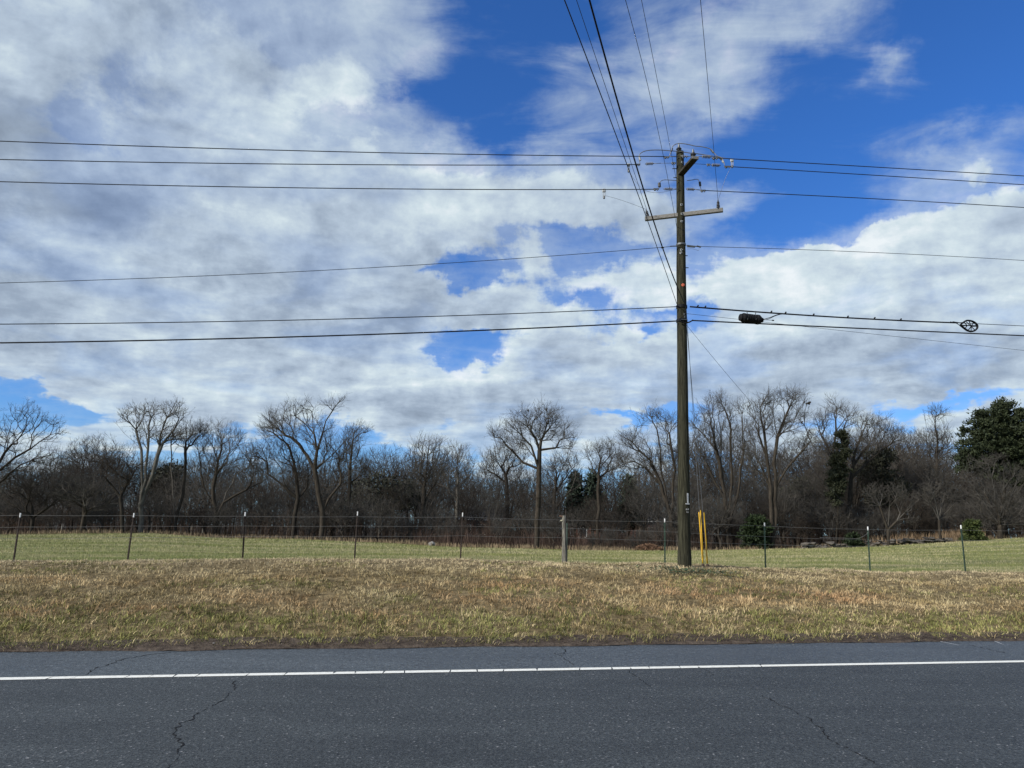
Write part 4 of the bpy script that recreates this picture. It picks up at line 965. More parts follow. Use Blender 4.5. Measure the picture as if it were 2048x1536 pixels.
def make_tree(name, base, tm, cm, style, label, cat='tree', group=None):
    t = empty(name, base, label, cat, group); b, w = MATS[style]; link('trunk', tm, b, t); link('crown', cm, w, t); return t
NT = [0]
def hero(base, Y, limbs, blobs, label, style='n', n=520, tip=.0145, per=2, ln=.8, twr=.0095, depth=1.0, seed=0, jit=.06, bf=.22, rmax=.45, name='bare_tree', group=None, up=.45, p=2.1):
    rng = np.random.default_rng(100 + seed); bx = at_y(base[0], base[1], Y); gz = G(bx[0], bx[1]); b0 = np.array([bx[0], bx[1], gz]); m = Y / F * 1.02
    seedP = [np.array([0, 0, -.2])]; par = [-1]
    for li, limb in enumerate(limbs):
        pts = [at_y(x, y, Y) - b0 for x, y in limb]; side = rng.uniform(-1, 1) * depth
        if li == 0: prev = 0; start = 0
        else: prev = int(np.argmin([np.linalg.norm(np.array(q)[[0, 2]] - pts[0][[0, 2]]) for q in seedP])); start = 1
        y0 = seedP[prev][1]; tot = max(len(pts) - 1, 1)
        last = seedP[prev]
        for k in range(start, len(pts)):
            q = pts[k].copy(); q[1] = y0 + side * m * 30 * (k / tot) if li else 0.0
            nseg = max(1, int(np.linalg.norm(q - last) / 1.0))
            for s in range(1, nseg + 1):
                f = s / nseg; w = last + (q - last) * f + (rng.normal(0, .07, 3) if s < nseg else 0)
                seedP.append(w); par.append(prev); prev = len(seedP) - 1
            last = seedP[prev]
    T = []; area = sum(rx * ry for _, _, rx, ry in blobs); n = int(n * 1.15)
    for cx, cy, rx, ry in blobs:
        k = max(8, int(n * rx * ry / area)); c = at_y(cx, cy, Y) - b0; u = rng.normal(size=(k, 3)); u /= np.linalg.norm(u, axis=1, keepdims=True); rr = rng.random(k) ** .42
        rr = np.where(rng.random(k) < .10, rng.uniform(1.0, 1.35, k), rr); off = u * rr[:, None]
        nc = max(3, k // 14); cc = rng.normal(size=(nc, 3)); cc /= np.linalg.norm(cc, axis=1, keepdims=True); cc *= (rng.random(nc) ** .4)[:, None] * .95
        inc = rng.random(k) < .6; off = np.where(inc[:, None], cc[rng.integers(0, nc, k)] + rng.normal(0, .17, (k, 3)), off)
        T.append(c[None] + off * np.array([rx * m, (rx + ry) / 2 * m * .9, ry * m])[None])
    T = np.concatenate(T); T = T[T[:, 2] > 1.0]
    A, pa, PL, DR = grow(seedP, par, T, rng, bf=bf, jit=jit)
    tm, cm = tree_meshes(A, pa, DR, rng, tip, per, ln, twr, lim=7, rmax=rmax, up=up, p=p)
    NT[0] += len(tm.polygons) * 2 + len(cm.polygons) * 2
    return make_tree(name, b0, tm, cm, style, label, group=group)
H = hero
H((-24, 1072), 74, [[(-24, 1072), (-18, 1000), (-14, 950)], [(-14, 950), (5, 905), (35, 870), (55, 820)], [(-16, 960), (30, 915), (60, 898), (100, 870), (122, 850)], [(-16, 960), (-40, 880), (-35, 820)], [(-16, 970), (40, 930), (90, 912), (130, 905)]],
  [(50, 838, 42, 30), (95, 868, 32, 30), (15, 875, 45, 45), (-50, 860, 50, 60), (90, 912, 45, 25), (20, 930, 45, 30)], 'wide spreading bare tree at the left edge of the picture, its trunk out of view', 'd', 620, seed=1, ln=.6)
H((62, 1068), 77, [[(62, 1068), (66, 1035), (62, 1005)], [(66, 1035), (95, 1015), (120, 990), (150, 960)], [(62, 1005), (42, 960), (20, 940)]], [(105, 970, 55, 35), (40, 975, 45, 35), (70, 1000, 50, 25)], 'dark leaning tree behind the first fence post from the left', 'd', 380, seed=2)
H((162, 1067), 76, [[(162, 1067), (168, 1035), (168, 1000)], [(168, 1015), (190, 990)], [(168, 1010), (145, 985)]], [(165, 978, 55, 26), (200, 995, 38, 28), (130, 985, 35, 25)], 'low round bush-like tree with very dense brown twigs at the left', 'n', 420, ln=.6, per=3, seed=3, twr=.010)
H((245, 1067), 75, [[(245, 1067), (243, 1010), (241, 994)], [(241, 1000), (225, 970), (208, 950)], [(243, 995), (252, 960), (256, 940)]], [(235, 928, 42, 30), (208, 920, 26, 22), (255, 950, 30, 25)], 'small dark forked tree behind the second fence post from the left', 'd', 330, seed=4)
H((283, 1069), 78, [[(280, 1069), (281, 1010), (284, 950), (283, 900), (272, 860), (255, 838)], [(281, 1010), (292, 960), (296, 900), (298, 850), (303, 815)], [(283, 1000), (305, 950), (313, 915), (325, 885), (347, 858), (367, 820)], [(296, 900), (290, 850), (286, 815)], [(313, 915), (318, 870), (330, 835), (341, 812)], [(283, 900), (265, 880), (238, 850)]],
  [(268, 832, 28, 22), (300, 822, 28, 18), (345, 830, 30, 24), (322, 862, 30, 28), (285, 868, 22, 24), (366, 868, 20, 16)], 'tall pale bare tree with several upright stems, behind the second fence post', 'p', 640, seed=5, tip=.015, ln=.5, twr=.011, depth=.5)
H((352, 1070), 80, [[(352, 1070), (348, 1020), (345, 960), (342, 890), (348, 868)], [(352, 1040), (366, 990), (371, 920), (371, 885), (388, 862), (405, 850)], [(371, 885), (360, 866)]], [(385, 858, 28, 14), (400, 868, 18, 12), (350, 872, 16, 14), (372, 880, 26, 16)], 'slender bare tree with a small flat top, right of the tall pale tree', 'n', 300, seed=6, depth=.4)
H((431, 1076), 80, [[(431, 1076), (433, 1040), (432, 1018)], [(432, 1020), (408, 975), (403, 950), (395, 880)], [(434, 1030), (455, 985), (476, 950), (512, 928)], [(450, 1008), (490, 980), (522, 962)], [(432, 1018), (428, 975), (440, 920), (450, 880)]],
  [(440, 868, 32, 26), (470, 890, 34, 32), (502, 918, 32, 28), (410, 905, 28, 30), (525, 945, 24, 20), (440, 925, 40, 30)], 'bare tree with boughs fanning out to the right behind the third fence post', 'n', 620, seed=7)
H((585, 1079), 79, [[(585, 1079), (590, 1030), (596, 998)], [(593, 1005), (558, 963), (515, 933), (496, 926)], [(596, 998), (592, 950), (580, 900), (562, 872), (534, 850)], [(596, 998), (612, 975), (625, 945), (642, 920)]],
  [(545, 858, 26, 26), (562, 905, 34, 32), (522, 905, 24, 24), (602, 935, 36, 30)], 'big dark bare tree with a long bough reaching left, beside the crooked-topped tree', 'd', 540, seed=8, rmax=.5)
H((644, 1081), 77, [[(642, 1081), (645, 1024), (637, 988), (629, 938), (634, 902), (629, 869), (612, 849), (589, 831)], [(634, 902), (645, 867), (652, 841), (665, 821), (662, 803)], [(631, 932), (662, 912), (685, 887), (697, 872)], [(645, 1014), (657, 996), (678, 968), (699, 948)], [(629, 869), (600, 858), (575, 848), (550, 836)]],
  [(598, 822, 32, 20), (560, 840, 26, 24), (632, 848, 22, 18), (668, 808, 22, 12), (540, 862, 20, 22), (655, 872, 18, 26), (694, 876, 14, 20), (650, 900, 32, 24), (588, 868, 34, 24), (686, 905, 24, 28)], 'tallest bare tree left of the middle, with a crooked top branch', 'n', 760, seed=9, rmax=.45)
H((697, 1084), 84, [[(695, 1084), (699, 990), (702, 920), (706, 880)]], [(706, 885, 22, 34), (722, 862, 16, 14), (690, 910, 18, 28), (716, 935, 28, 28)], 'slim upright bare tree just right of the two large trees', 'n', 360, seed=10)
H((837, 1089), 84, [[(835, 1089), (843, 1039), (848, 1001), (848, 975), (855, 912), (857, 878)], [(848, 1000), (880, 950), (895, 920)], [(848, 985), (825, 940), (815, 915)]], [(855, 892, 28, 22), (833, 922, 28, 30), (878, 920, 30, 30), (855, 950, 40, 28)], 'rounded bare tree on a leaning trunk between the large trees and the centre tree', 'n', 560, seed=11, up=.7)
H((914, 1088), 94, [[(912, 1088), (914, 1020), (916, 960), (915, 915)], [(916, 960), (935, 930), (945, 905)], [(916, 960), (895, 930)]], [(914, 908, 30, 18), (898, 930, 28, 28), (932, 938, 26, 28), (880, 950, 20, 25)], 'pale fine-twigged bare tree behind the fifth fence post', 'p', 480, seed=12, up=.8, twr=.010)
H((1074, 1097), 76, [[(1073, 1097), (1074, 1040), (1077, 976), (1078, 938), (1079, 900), (1082, 882), (1090, 862), (1098, 831)], [(1079, 900), (1072, 879), (1062, 862), (1056, 838)], [(1075, 955), (1046, 925), (1028, 905), (1010, 887), (988, 880)], [(1080, 912), (1112, 896), (1143, 898), (1154, 878)], [(1078, 925), (1062, 892), (1038, 868), (1022, 864)]],
  [(1095, 833, 34, 26), (1060, 838, 24, 24), (1035, 852, 28, 24), (1003, 872, 24, 20), (1118, 866, 26, 24), (1142, 884, 16, 16), (1082, 862, 34, 24), (1028, 888, 24, 18)], 'large bare tree with a rounded open crown standing alone near the picture middle', 'n', 720, seed=13, rmax=.33, jit=.13)
H((1016, 1090), 98, [[(1015, 1090), (1015, 1000), (1012, 950)], [(1012, 955), (990, 915)], [(1012, 955), (1030, 910)]], [(1000, 918, 34, 32), (1036, 905, 26, 30), (980, 935, 24, 22)], 'hazy fan-shaped bare tree just left behind the large centre tree', 'n', 480, seed=14, up=.8, twr=.010)
H((1108, 1094), 98, [[(1108, 1094), (1108, 1000), (1113, 950)], [(1112, 960), (1135, 915)]], [(1130, 925, 32, 30), (1108, 945, 26, 26), (1148, 950, 20, 26)], 'hazy fan-shaped bare tree just right behind the large centre tree', 'n', 420, seed=15, up=.8, twr=.010)
H((1196, 1099), 84, [[(1195, 1099), (1197, 1000), (1197, 940), (1206, 900)], [(1197, 945), (1181, 915), (1170, 890)], [(1197, 930), (1225, 905)]], [(1186, 903, 22, 18), (1215, 896, 22, 14), (1236, 920, 24, 20), (1205, 935, 26, 20)], 'crooked bare tree between the centre tree and the utility pole', 'n', 380, seed=16)
H((1345, 1100), 82, [[(1345, 1100), (1341, 1030), (1322, 970), (1300, 920), (1265, 885), (1240, 870)], [(1340, 1020), (1322, 950), (1315, 880), (1310, 840), (1304, 818)], [(1344, 1040), (1349, 940), (1337, 870), (1345, 830)], [(1325, 975), (1290, 935), (1248, 915)]],
  [(1308, 838, 30, 20), (1343, 842, 26, 24), (1270, 880, 28, 22), (1290, 915, 34, 28), (1333, 900, 28, 30), (1252, 880, 18, 16), (1250, 925, 22, 20)], 'bare tree with boughs sweeping left, partly hidden by the utility pole', 'n', 680, seed=17, up=.5)
H((1458, 1098), 80, [[(1456, 1098), (1455, 1060), (1448, 980), (1435, 910), (1421, 850), (1415, 802)], [(1455, 1060), (1463, 970), (1460, 900), (1455, 840), (1449, 800)], [(1456, 1060), (1476, 980), (1485, 900), (1480, 830)], [(1450, 1000), (1412, 930), (1386, 885)], [(1448, 985), (1444, 900), (1438, 830)]],
  [(1428, 812, 34, 24), (1470, 822, 20, 24), (1404, 850, 24, 28), (1440, 868, 38, 38), (1482, 872, 22, 36), (1396, 900, 20, 28)], 'tall bare tree with many upright stems just right of the utility pole', 'n', 760, seed=18, up=.6, depth=.6)
H((1548, 1097), 76, [[(1543, 1097), (1543, 1039), (1541, 976), (1533, 912), (1528, 861), (1520, 815)], [(1548, 1090), (1553, 1027), (1551, 976), (1548, 925), (1556, 874), (1571, 836), (1588, 790)], [(1550, 975), (1591, 917), (1622, 882), (1637, 869)], [(1533, 912), (1515, 870), (1504, 822)], [(1541, 976), (1520, 930), (1494, 890)], [(1556, 874), (1548, 830), (1548, 795)]],
  [(1518, 815, 26, 26), (1548, 800, 24, 22), (1588, 798, 30, 22), (1602, 830, 20, 20), (1505, 860, 20, 28), (1570, 858, 28, 28), (1618, 880, 24, 24), (1540, 850, 28, 28), (1500, 910, 20, 28)], 'tallest bare tree on the right, with two thick trunks side by side', 'n', 820, seed=19, rmax=.36, depth=.6)
H((1672, 1095), 82, [[(1672, 1095), (1669, 990), (1665, 912), (1672, 862), (1670, 798)], [(1665, 912), (1645, 870), (1632, 828)], [(1672, 862), (1690, 835), (1706, 818)]], [(1670, 818, 22, 22), (1645, 850, 18, 28), (1695, 838, 20, 22), (1680, 880, 28, 24), (1650, 900, 20, 24)], 'bare tree with a narrow pointed top rising behind the slim evergreen', 'n', 480, seed=20)
H((1692, 1093), 81, [[(1690, 1093), (1700, 1000), (1706, 933), (1715, 890), (1732, 848)], [(1706, 933), (1740, 890), (1772, 860)], [(1705, 955), (1750, 912), (1795, 880)]], [(1735, 850, 28, 18), (1765, 850, 22, 20), (1790, 872, 24, 18), (1740, 888, 34, 22), (1710, 905, 20, 20)], 'bare tree fanning to the upper right beside the slim evergreen', 'n', 520, seed=21, up=.6)
H((1875, 1085), 92, [[(1875, 1085), (1874, 960), (1874, 870), (1870, 835)], [(1874, 880), (1890, 850)], [(1874, 890), (1855, 850)]], [(1868, 832, 22, 18), (1876, 868, 24, 24), (1850, 888, 24, 18), (1890, 900, 24, 24)], 'fine bare treetop standing up left of the big evergreen', 'n', 420, seed=22, up=.6)
H((1777, 1086), 72, [[(1777, 1086), (1778, 1034), (1778, 990)], [(1777, 1050), (1757, 1012), (1738, 988)], [(1778, 1050), (1806, 1026), (1830, 1000)], [(1778, 1052), (1812, 1044), (1830, 1038)]], [(1778, 985, 34, 26), (1746, 992, 24, 22), (1816, 1000, 24, 26), (1822, 1040, 14, 10)], 'small pale-branched tree behind the stone wall, right of the ninth fence post', 'n', 330, seed=23, twr=.009, tip=.011, ln=.4)
H((1881, 1082), 73, [[(1881, 1082), (1878, 1040), (1870, 1000), (1862, 975)], [(1879, 1045), (1892, 1000), (1902, 968)], [(1880, 1050), (1905, 1040)]], [(1880, 972, 36, 30), (1855, 990, 24, 24), (1905, 990, 22, 22), (1900, 1035, 18, 10)], 'small grey tree behind the stone wall, left of the little cedar', 'n', 330, seed=24, twr=.009, tip=.011, ln=.4)
H((2000, 1074), 73, [[(2000, 1074), (2000, 1050)], [(2000, 1052), (1965, 1000), (1935, 955)], [(2000, 1050), (1985, 980), (1970, 930)], [(2000, 1052), (2010, 970), (2015, 925)], [(2000, 1052), (2030, 990), (2048, 960)], [(2000, 1055), (1965, 1030), (1940, 1010)]], [(1958, 945, 34, 34), (2005, 1000, 55, 45), (1950, 992, 40, 38), (2040, 960, 40, 40), (1990, 930, 30, 28), (2010, 1040, 60, 20)], 'wide shrubby grey tree below the big evergreen at the right edge', 'n', 900, seed=25, twr=.010, tip=.012, per=3, ln=.45)
print('hero tris', NT[0])

# evergreens
FOL = mat_tone('evergreen foliage', .7, .2)
def foliage(blobs, m_, b0, Y, n_clump, per, size, rng, colA, colB, clump_r, ragged=.2):
    area = sum(rx * ry for _, _, rx, ry in blobs); V = []; C = []
    for cx, cy, rx, ry in blobs:
        k = max(4, int(n_clump * rx * ry / area)); c = at_y(cx, cy, Y) - b0; u = rng.normal(size=(k, 3)); u /= np.linalg.norm(u, axis=1, keepdims=True); rr = rng.random(k) ** .4 * (1 + ragged * rng.random(k) ** 3)
        cl = c[None] + u * rr[:, None] * np.array([rx * m_, (rx + ry) / 2 * m_, ry * m_])[None]
        for q, uu in zip(cl, u):
            n = per; r = clump_r * rng.uniform(.6, 1.3); o = rng.normal(0, .45, (n, 3)) * np.array([r, r, r * .55]); p = q + o
            d = rng.normal(0, 1, (n, 3)) * .7 + uu * .9; d[:, 2] += .25; d /= np.linalg.norm(d, axis=1, keepdims=True); s = np.cross(d, rng.normal(size=(n, 3))); s /= np.linalg.norm(s, axis=1, keepdims=True)
            L_ = size * rng.uniform(.6, 1.5, n)[:, None]; V.append(np.stack([p - s * L_ * .32, p + s * L_ * .32, p + d * L_], 1).reshape(-1, 3))
            cc = lerp3(colA, colB, np.clip(rng.random(n) * .6 + rng.random() * .5, 0, 1)); C.append(np.repeat(cc, 3, axis=0))
    V = np.concatenate(V); V[:, 2] = np.maximum(V[:, 2], .02); return mesh_np('foliage', V, [np.arange(len(V)).reshape(-1, 3)], np.concatenate(C))
def evergreen(name, base, Y, blobs, top, label, n_clump, per, size, cr, colA=(.012, .018, .008), colB=(.040, .050, .022), seed=0, r=.22, cat='tree', ragged=.2):
    rng = np.random.default_rng(300 + seed); bx = at_y(base[0], base[1], Y); b0 = np.array([bx[0], bx[1], G(bx[0], bx[1])]); t = empty(name, b0, label, cat); m_ = Y / F * 1.02
    T = at_y(top[0], top[1], Y) - b0; P = [T * k for k in np.linspace(0, .97, 9)]; P[0] = np.array([0, 0, -.2])
    tube('trunk', P, list(np.linspace(r, r * .12, 9)), BARKD, t, 8)
    S0, S1 = [], []
    for i in range(26 if label.startswith('big') else 14):
        f = rng.uniform(.2, .92); a = rng.random() * 6.28; l = rng.uniform(.4, .8) * max(b[2] for b in blobs) * m_ * (1.1 - f * .7); S0.append(T * f); S1.append(T * f + np.array([math.cos(a) * l, math.sin(a) * l, l * .45]))
    V, Fx = prisms(np.array(S0), np.array(S1), r * .22, r * .06, 4); tag(link('limbs', mesh_np('limbs', V, Fx), BARKD, t), kind='stuff')
    link('foliage', foliage(blobs, m_, b0, Y, n_clump, per, size, rng, colA, colB, cr, ragged), FOL, t); return t
evergreen('cedar_tree', (2006, 1076), 80, [(1998, 815, 22, 12), (1975, 835, 28, 20), (2020, 825, 24, 22), (1965, 865, 35, 26), (2005, 865, 38, 34), (2045, 855, 34, 40), (1948, 900, 30, 22), (1985, 905, 40, 26), (2030, 905, 40, 34), (1935, 925, 26, 14), (2020, 945, 34, 22), (2060, 930, 40, 60), (2095, 880, 40, 60), (1975, 940, 30, 14)], (2010, 812),
          'big dark evergreen cedar towering at the right edge', 760, 80, .24, .62, seed=1, r=.32)
evergreen('cedar_tree', (1944, 1085), 71, [(1942, 1040, 9, 8), (1944, 1054, 15, 12), (1947, 1068, 20, 12), (1946, 1080, 22, 8)], (1941, 1034), 'small bright green young cedar at the right end of the stone wall', 90, 70, .20, .30, (.026, .040, .012), (.066, .080, .024), 2, .07, cat='shrub')
evergreen('slim_evergreen', (1672, 1094), 79, [(1684, 872, 8, 12), (1684, 900, 11, 20), (1678, 935, 13, 26), (1672, 975, 15, 30)], (1685, 862), 'slim dark column of evergreen foliage climbing beside a bare tree on the right', 170, 60, .20, .45, (.016, .020, .010), (.046, .050, .026), 3, .12)
evergreen('broad_evergreen', (1760, 1090), 86, [(1760, 915, 30, 18), (1750, 945, 36, 26), (1770, 985, 40, 30)], (1760, 900), 'rounded dull evergreen among the bare trees left of the big cedar', 150, 40, .26, .8, (.018, .020, .012), (.045, .046, .028), 4, .2)
evergreen('dark_shrub', (1512, 1098), 76, [(1512, 1050, 20, 16), (1510, 1068, 26, 20), (1512, 1088, 28, 10)], (1512, 1036), 'dark green cedar shrub behind the eighth fence post', 150, 60, .22, .4, (.010, .018, .007), (.028, .042, .015), 5, .08, cat='shrub')
evergreen('dark_shrub', (1707, 1096), 73, [(1703, 1078, 12, 10), (1712, 1088, 18, 8)], (1705, 1068), 'low dark green shrub in front of the stone wall', 60, 60, .18, .3, (.010, .018, .007), (.028, .040, .015), 6, .05, cat='shrub')
for i, (px, top, w, lab) in enumerate([(1150, 946, 14, 'left one of two distant dark pines right of the centre tree'), (1186, 948, 22, 'right one of two distant dark pines right of the centre tree'), (1258, 952, 22, 'distant dark pine halfway between the two pines and the utility pole')]):
    bl = [(px, top + 12 + k * 20, w * (.35 + .22 * k), 12) for k in range(5)]; evergreen('pine_tree', (px, 1085), 105, bl, (px, top), lab, 150, 40, .42, .7, (.014, .024, .018), (.042, .058, .038), 10 + i, .2)
for i, (px, py, w, h, lab) in enumerate([(335, 955, 28, 26, 'dark ivy-covered evergreen mass behind the tall pale tree'), (755, 985, 44, 34, 'dark evergreen clump in the woods right of the large trees'), (815, 985, 30, 26, 'second dark evergreen clump in the woods near the rounded tree'), (20, 1000, 50, 50, 'dark evergreen mass at the left edge below the spreading tree'), (1600, 985, 30, 30, 'dull evergreen behind the twin-trunk tree')]):
    evergreen('evergreen_tree', (px, 1080), 93, [(px, py, w, h), (px + w * .5, py + h * .7, w * .8, h * .7), (px - w * .5, py + h * .6, w * .8, h * .7)], (px, py - h), lab, 110, 36, .28, .9, (.018, .020, .013), (.042, .043, .028), 20 + i, .18)

# prototype trees for the rows behind, each copied with its own turn and size
def proto(seed, h, spread, n, forks, style, per=2, twr=.012, up=.6):
    rng = np.random.default_rng(500 + seed); sp = [np.array([0, 0, -.2])]; par = [-1]; th = h * rng.uniform(.22, .34); prev = 0
    for k in range(1, 5): sp.append(np.array([rng.normal(0, .08), rng.normal(0, .08), th * k / 4])); par.append(prev); prev = len(sp) - 1
    root = prev
    for j in range(forks):
        a = 2 * math.pi * (j + rng.random() * .6) / forks; l = spread * rng.uniform(.35, .75); prev = root - (j % 2)
        for k in range(1, 6): f = k / 5; sp.append(np.array([math.cos(a) * l * f ** 1.2, math.sin(a) * l * f ** 1.2, th + (h * .82 - th) * f + rng.normal(0, .1)])); par.append(prev); prev = len(sp) - 1
    T = []
    for _ in range(n):
        u = rng.normal(size=3); u /= np.linalg.norm(u); r = rng.random() ** .42; T.append(np.array([u[0] * spread * r, u[1] * spread * r, h * .64 + u[2] * h * .36 * r]))
    A, pa, PL, DR = grow(sp, par, np.array(T), rng, bf=.2); return tree_meshes(A, pa, DR, rng, .014, per, .75, twr * .85, lim=5, up=up, rmax=.22, p=2.15)
PR = [proto(i, 11 + (i % 3), 3.0 + .5 * (i % 4), 460, 3 + i % 3, 'n', up=.4 + .1 * (i % 4)) for i in range(8)]
PRB = [proto(20 + i, 5.0 + i % 2, 2.6, 340, 6, 'n', per=3, twr=.010) for i in range(4)]     # thicket bushes
print('proto tris', sum(len(a.polygons) * 2 + len(b.polygons) * 2 for a, b in PR + PRB))
for k, (a, b) in enumerate(PR + PRB):
    st = MATS['nndpnndn'[k % 8]] if k < 8 else MATS['nndn'[k - 8]]; a.materials.append(st[0]); b.materials.append(st[1])
SKYLINE = [(-100, 880), (0, 890), (130, 865), (170, 850), (215, 868), (240, 890), (420, 880), (470, 900), (560, 900), (700, 885), (770, 875), (810, 895), (860, 885), (930, 895), (960, 930), (1010, 905), (1130, 930), (1160, 960), (1240, 905), (1300, 880), (1390, 860), (1480, 860), (1640, 870), (1720, 845), (1800, 850), (1850, 850), (1900, 865), (2000, 890), (2150, 880)]
SX = [a for a, b in SKYLINE]; SY = [b for a, b in SKYLINE]
COPIES = []
def copy_tree(pair, name, base, s, rz, label, group):
    t = empty(name, base, label, 'tree' if 'tree' in name else 'shrub', group); COPIES.append(t); t.scale = (s[0], s[0], s[1]); t.rotation_euler = (0, 0, rz)
    link('trunk', pair[0], None, t); link('crown', pair[1], None, t)
rng = random.Random(21)
ZONES = [(28, 'left of the first fence post'), (256, 'behind fence posts one and two'), (484, 'behind fence posts two and three'), (710, 'behind fence posts three and four'), (922, 'behind fence posts four and five'), (1129, 'between post five and wooden post'), (1369, 'between wooden post and pole'), (1532, 'just right of the utility pole'), (1741, 'behind the left wall part'), (1930, 'behind the right wall part'), (9999, 'at the right edge')]
def zone(px): return next(z for x, z in ZONES if px < x)
for row, (Y, stepx, dy, nm) in enumerate([(88, 64, 55, 'middle'), (100, 52, 25, 'second'), (114, 44, 8, 'far')]):
    x = -150 + rng.uniform(0, 40)
    while x < 2200:
        px = x + rng.uniform(-14, 14); k = rng.randrange(8); h = 11 + k % 3; ty = np.interp(px, SX, SY) + dy + rng.uniform(-12, 28); b = at_y(px, 1085, Y); gz = G(b[0], b[1]); tp = at_y(px, ty, Y)
        s = (tp[2] - gz) / h; copy_tree(PR[k], 'background_tree', (b[0], b[1] + rng.uniform(-3, 3), gz), (s * rng.uniform(.85, 1.15), s), rng.uniform(0, 6.28), f'bare grey tree in the {nm} row of woods, {zone(px)}', f'bare trees in the {nm} row of woods, {zone(px)}')
        x += stepx * rng.uniform(.75, 1.25) * (.62 if px > 1560 else 1)
for row, (Y, stepx, nm) in enumerate([(81, 42, 'front'), (90, 44, 'back')]):
    x = -120
    while x < 2180:
        px = x + rng.uniform(-10, 10); k = rng.randrange(4); b = at_y(px, 1090, Y)
        gap = (1130 < px < 1310 or 915 < px < 1000) and rng.random() < .75
        s = rng.uniform(.5, .95) * (1.15 if px > 1350 else .9) * (.45 if gap else 1)
        copy_tree(PRB[k], 'thicket_bush', (b[0], b[1] + rng.uniform(-2, 2), G(b[0], b[1]) - .1), (s, s * rng.uniform(.8, 1.1)), rng.uniform(0, 6.28), f'leafless bush at the {nm} of the brush, {zone(px)}', f'leafless bushes at the {nm} of the brush, {zone(px)}')
        x += stepx * rng.uniform(.7, 1.3)
by = {}
for t in COPIES: by.setdefault(t['group'], []).append(t)
for g, ts in by.items():
    ts.sort(key=lambda o: o.location.x / o.location.y); k = len(ts)
    if k < 2: continue
    W_ = ['leftmost', 'second-from-left', 'third-from-left', 'fourth-from-left', 'fifth-from-left', 'sixth-from-left', 'seventh-from-left', 'eighth-from-left', 'ninth-from-left', 'tenth-from-left']
    for i, o in enumerate(ts): o['label'] = ('rightmost' if i == k - 1 else W_[min(i, 9)]) + ' ' + o['label']
# far wood that reads as one mass: dense upright stems and twigs
def far_wood(name, Y0, Y1, n, h0, h1, r, label, m, seed, pxr=(-200, 2250)):
    rng = np.random.default_rng(seed); y = rng.uniform(Y0, Y1, n); px = rng.uniform(*pxr, n); x = (px - 1024) / F * y * 1.02; z = ground(x, y); h = rng.uniform(h0, h1, n) * (.75 + .5 * fbm(x * .15, y * .1, 3))
    P0 = np.stack([x, y, z - .1], 1); P1 = P0 + np.stack([rng.normal(0, .12, n) * h, rng.normal(0, .08, n) * h, h], 1); S0 = [P0]; S1 = [P1]; R0 = [np.full(n, r)]; R1 = [np.full(n, r * .35)]
    for k in range(7):
        f = rng.uniform(.15, .98, n)[:, None]; q = P0 + (P1 - P0) * f; e = rng.normal(0, 1, (n, 3)); e[:, 2] = np.abs(e[:, 2]) + .5; e /= np.linalg.norm(e, axis=1, keepdims=True)
        S0.append(q); S1.append(q + e * (h * rng.uniform(.12, .35, n))[:, None]); R0.append(np.full(n, r * .6)); R1.append(np.full(n, r * .25))
    V, Fx = prisms(np.concatenate(S0), np.concatenate(S1), np.concatenate(R0), np.concatenate(R1), 3); tag(link(name, mesh_np(name, V, Fx), m), label, 'undergrowth' if h1 < 5 else 'woods', kind='stuff')
far_wood('undergrowth', 79, 92, 3600, .8, 3.0, .018, 'tangled brown undergrowth along the foot of the trees', mat('brown undergrowth', (.05, .036, .027), .95, .1, color2=(.115, .08, .058), scale=.3), 31)
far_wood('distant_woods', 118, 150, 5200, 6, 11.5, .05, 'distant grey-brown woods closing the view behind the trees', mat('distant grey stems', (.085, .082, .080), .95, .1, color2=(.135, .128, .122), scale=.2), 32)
# seed clusters and nests in the crowns
for i, (px, py, s) in enumerate([(1616, 806, .22), (1606, 803, .16), (1604, 846, .16), (1497, 812, .15), (1092, 820, .16), (1057, 822, .14), (1105, 862, .2), (1619, 862, .14)]):
    bm = bmesh.new(); rr = random.Random(i)
    for k in range(5): bmesh.ops.create_icosphere(bm, subdivisions=1, radius=s * rr.uniform(.35, .6), matrix=Matrix.Translation((rr.gauss(0, s * .5), rr.gauss(0, s * .4), rr.gauss(0, s * .5))))
    lab = ['dark twig clump at the outermost right tip of the twin-trunk tree', 'small dark clump just left of the tip clump of the twin-trunk tree', 'dark clump on the right side of the twin-trunk tree crown, middle height', 'dark clump at the top left of the twin-trunk tree crown', 'topmost dark clump in the crown of the large centre tree', 'dark clump at the upper left in the large centre tree', 'large dark clump low on the right in the large centre tree crown', 'lowest dark clump on the right bough of the twin-trunk tree'][i]
    tag(bm_obj('twig_nest', bm, TWIGD, None, at_y(px, py, 76)), lab, 'nest', 'dark clumps in the treetops right' if px > 1400 else 'dark clumps in the centre tree')

# ------------------------------------------------------------------ stone wall, rocks, leaf mound, houses
STONE = mat('lichened field stone', (.035, .030, .025), .9, .15, color2=(.13, .115, .095), scale=2.5, bump=.6, bscale=9)
STONEP = mat('pale limestone', (.14, .13, .115), .9, .15, color2=(.26, .25, .225), scale=2.5, bump=.4)
def rock_mesh(seed, n=1):
    rr = random.Random(seed); bm = bmesh.new(); bmesh.ops.create_icosphere(bm, subdivisions=1, radius=.5)
    for v in bm.verts: v.co = Vector((v.co.x * rr.uniform(.8, 1.2), v.co.y * rr.uniform(.8, 1.2), v.co.z * rr.uniform(.5, .8)))
    me = bpy.data.meshes.new('stone'); bm.to_mesh(me); bm.free(); return me
rocks = [rock_mesh(i) for i in range(5)]; rocksP = [rock_mesh(i + 9) for i in range(2)]
for r_ in rocks: r_.materials.append(STONE)
for r_ in rocksP: r_.materials.append(STONEP)
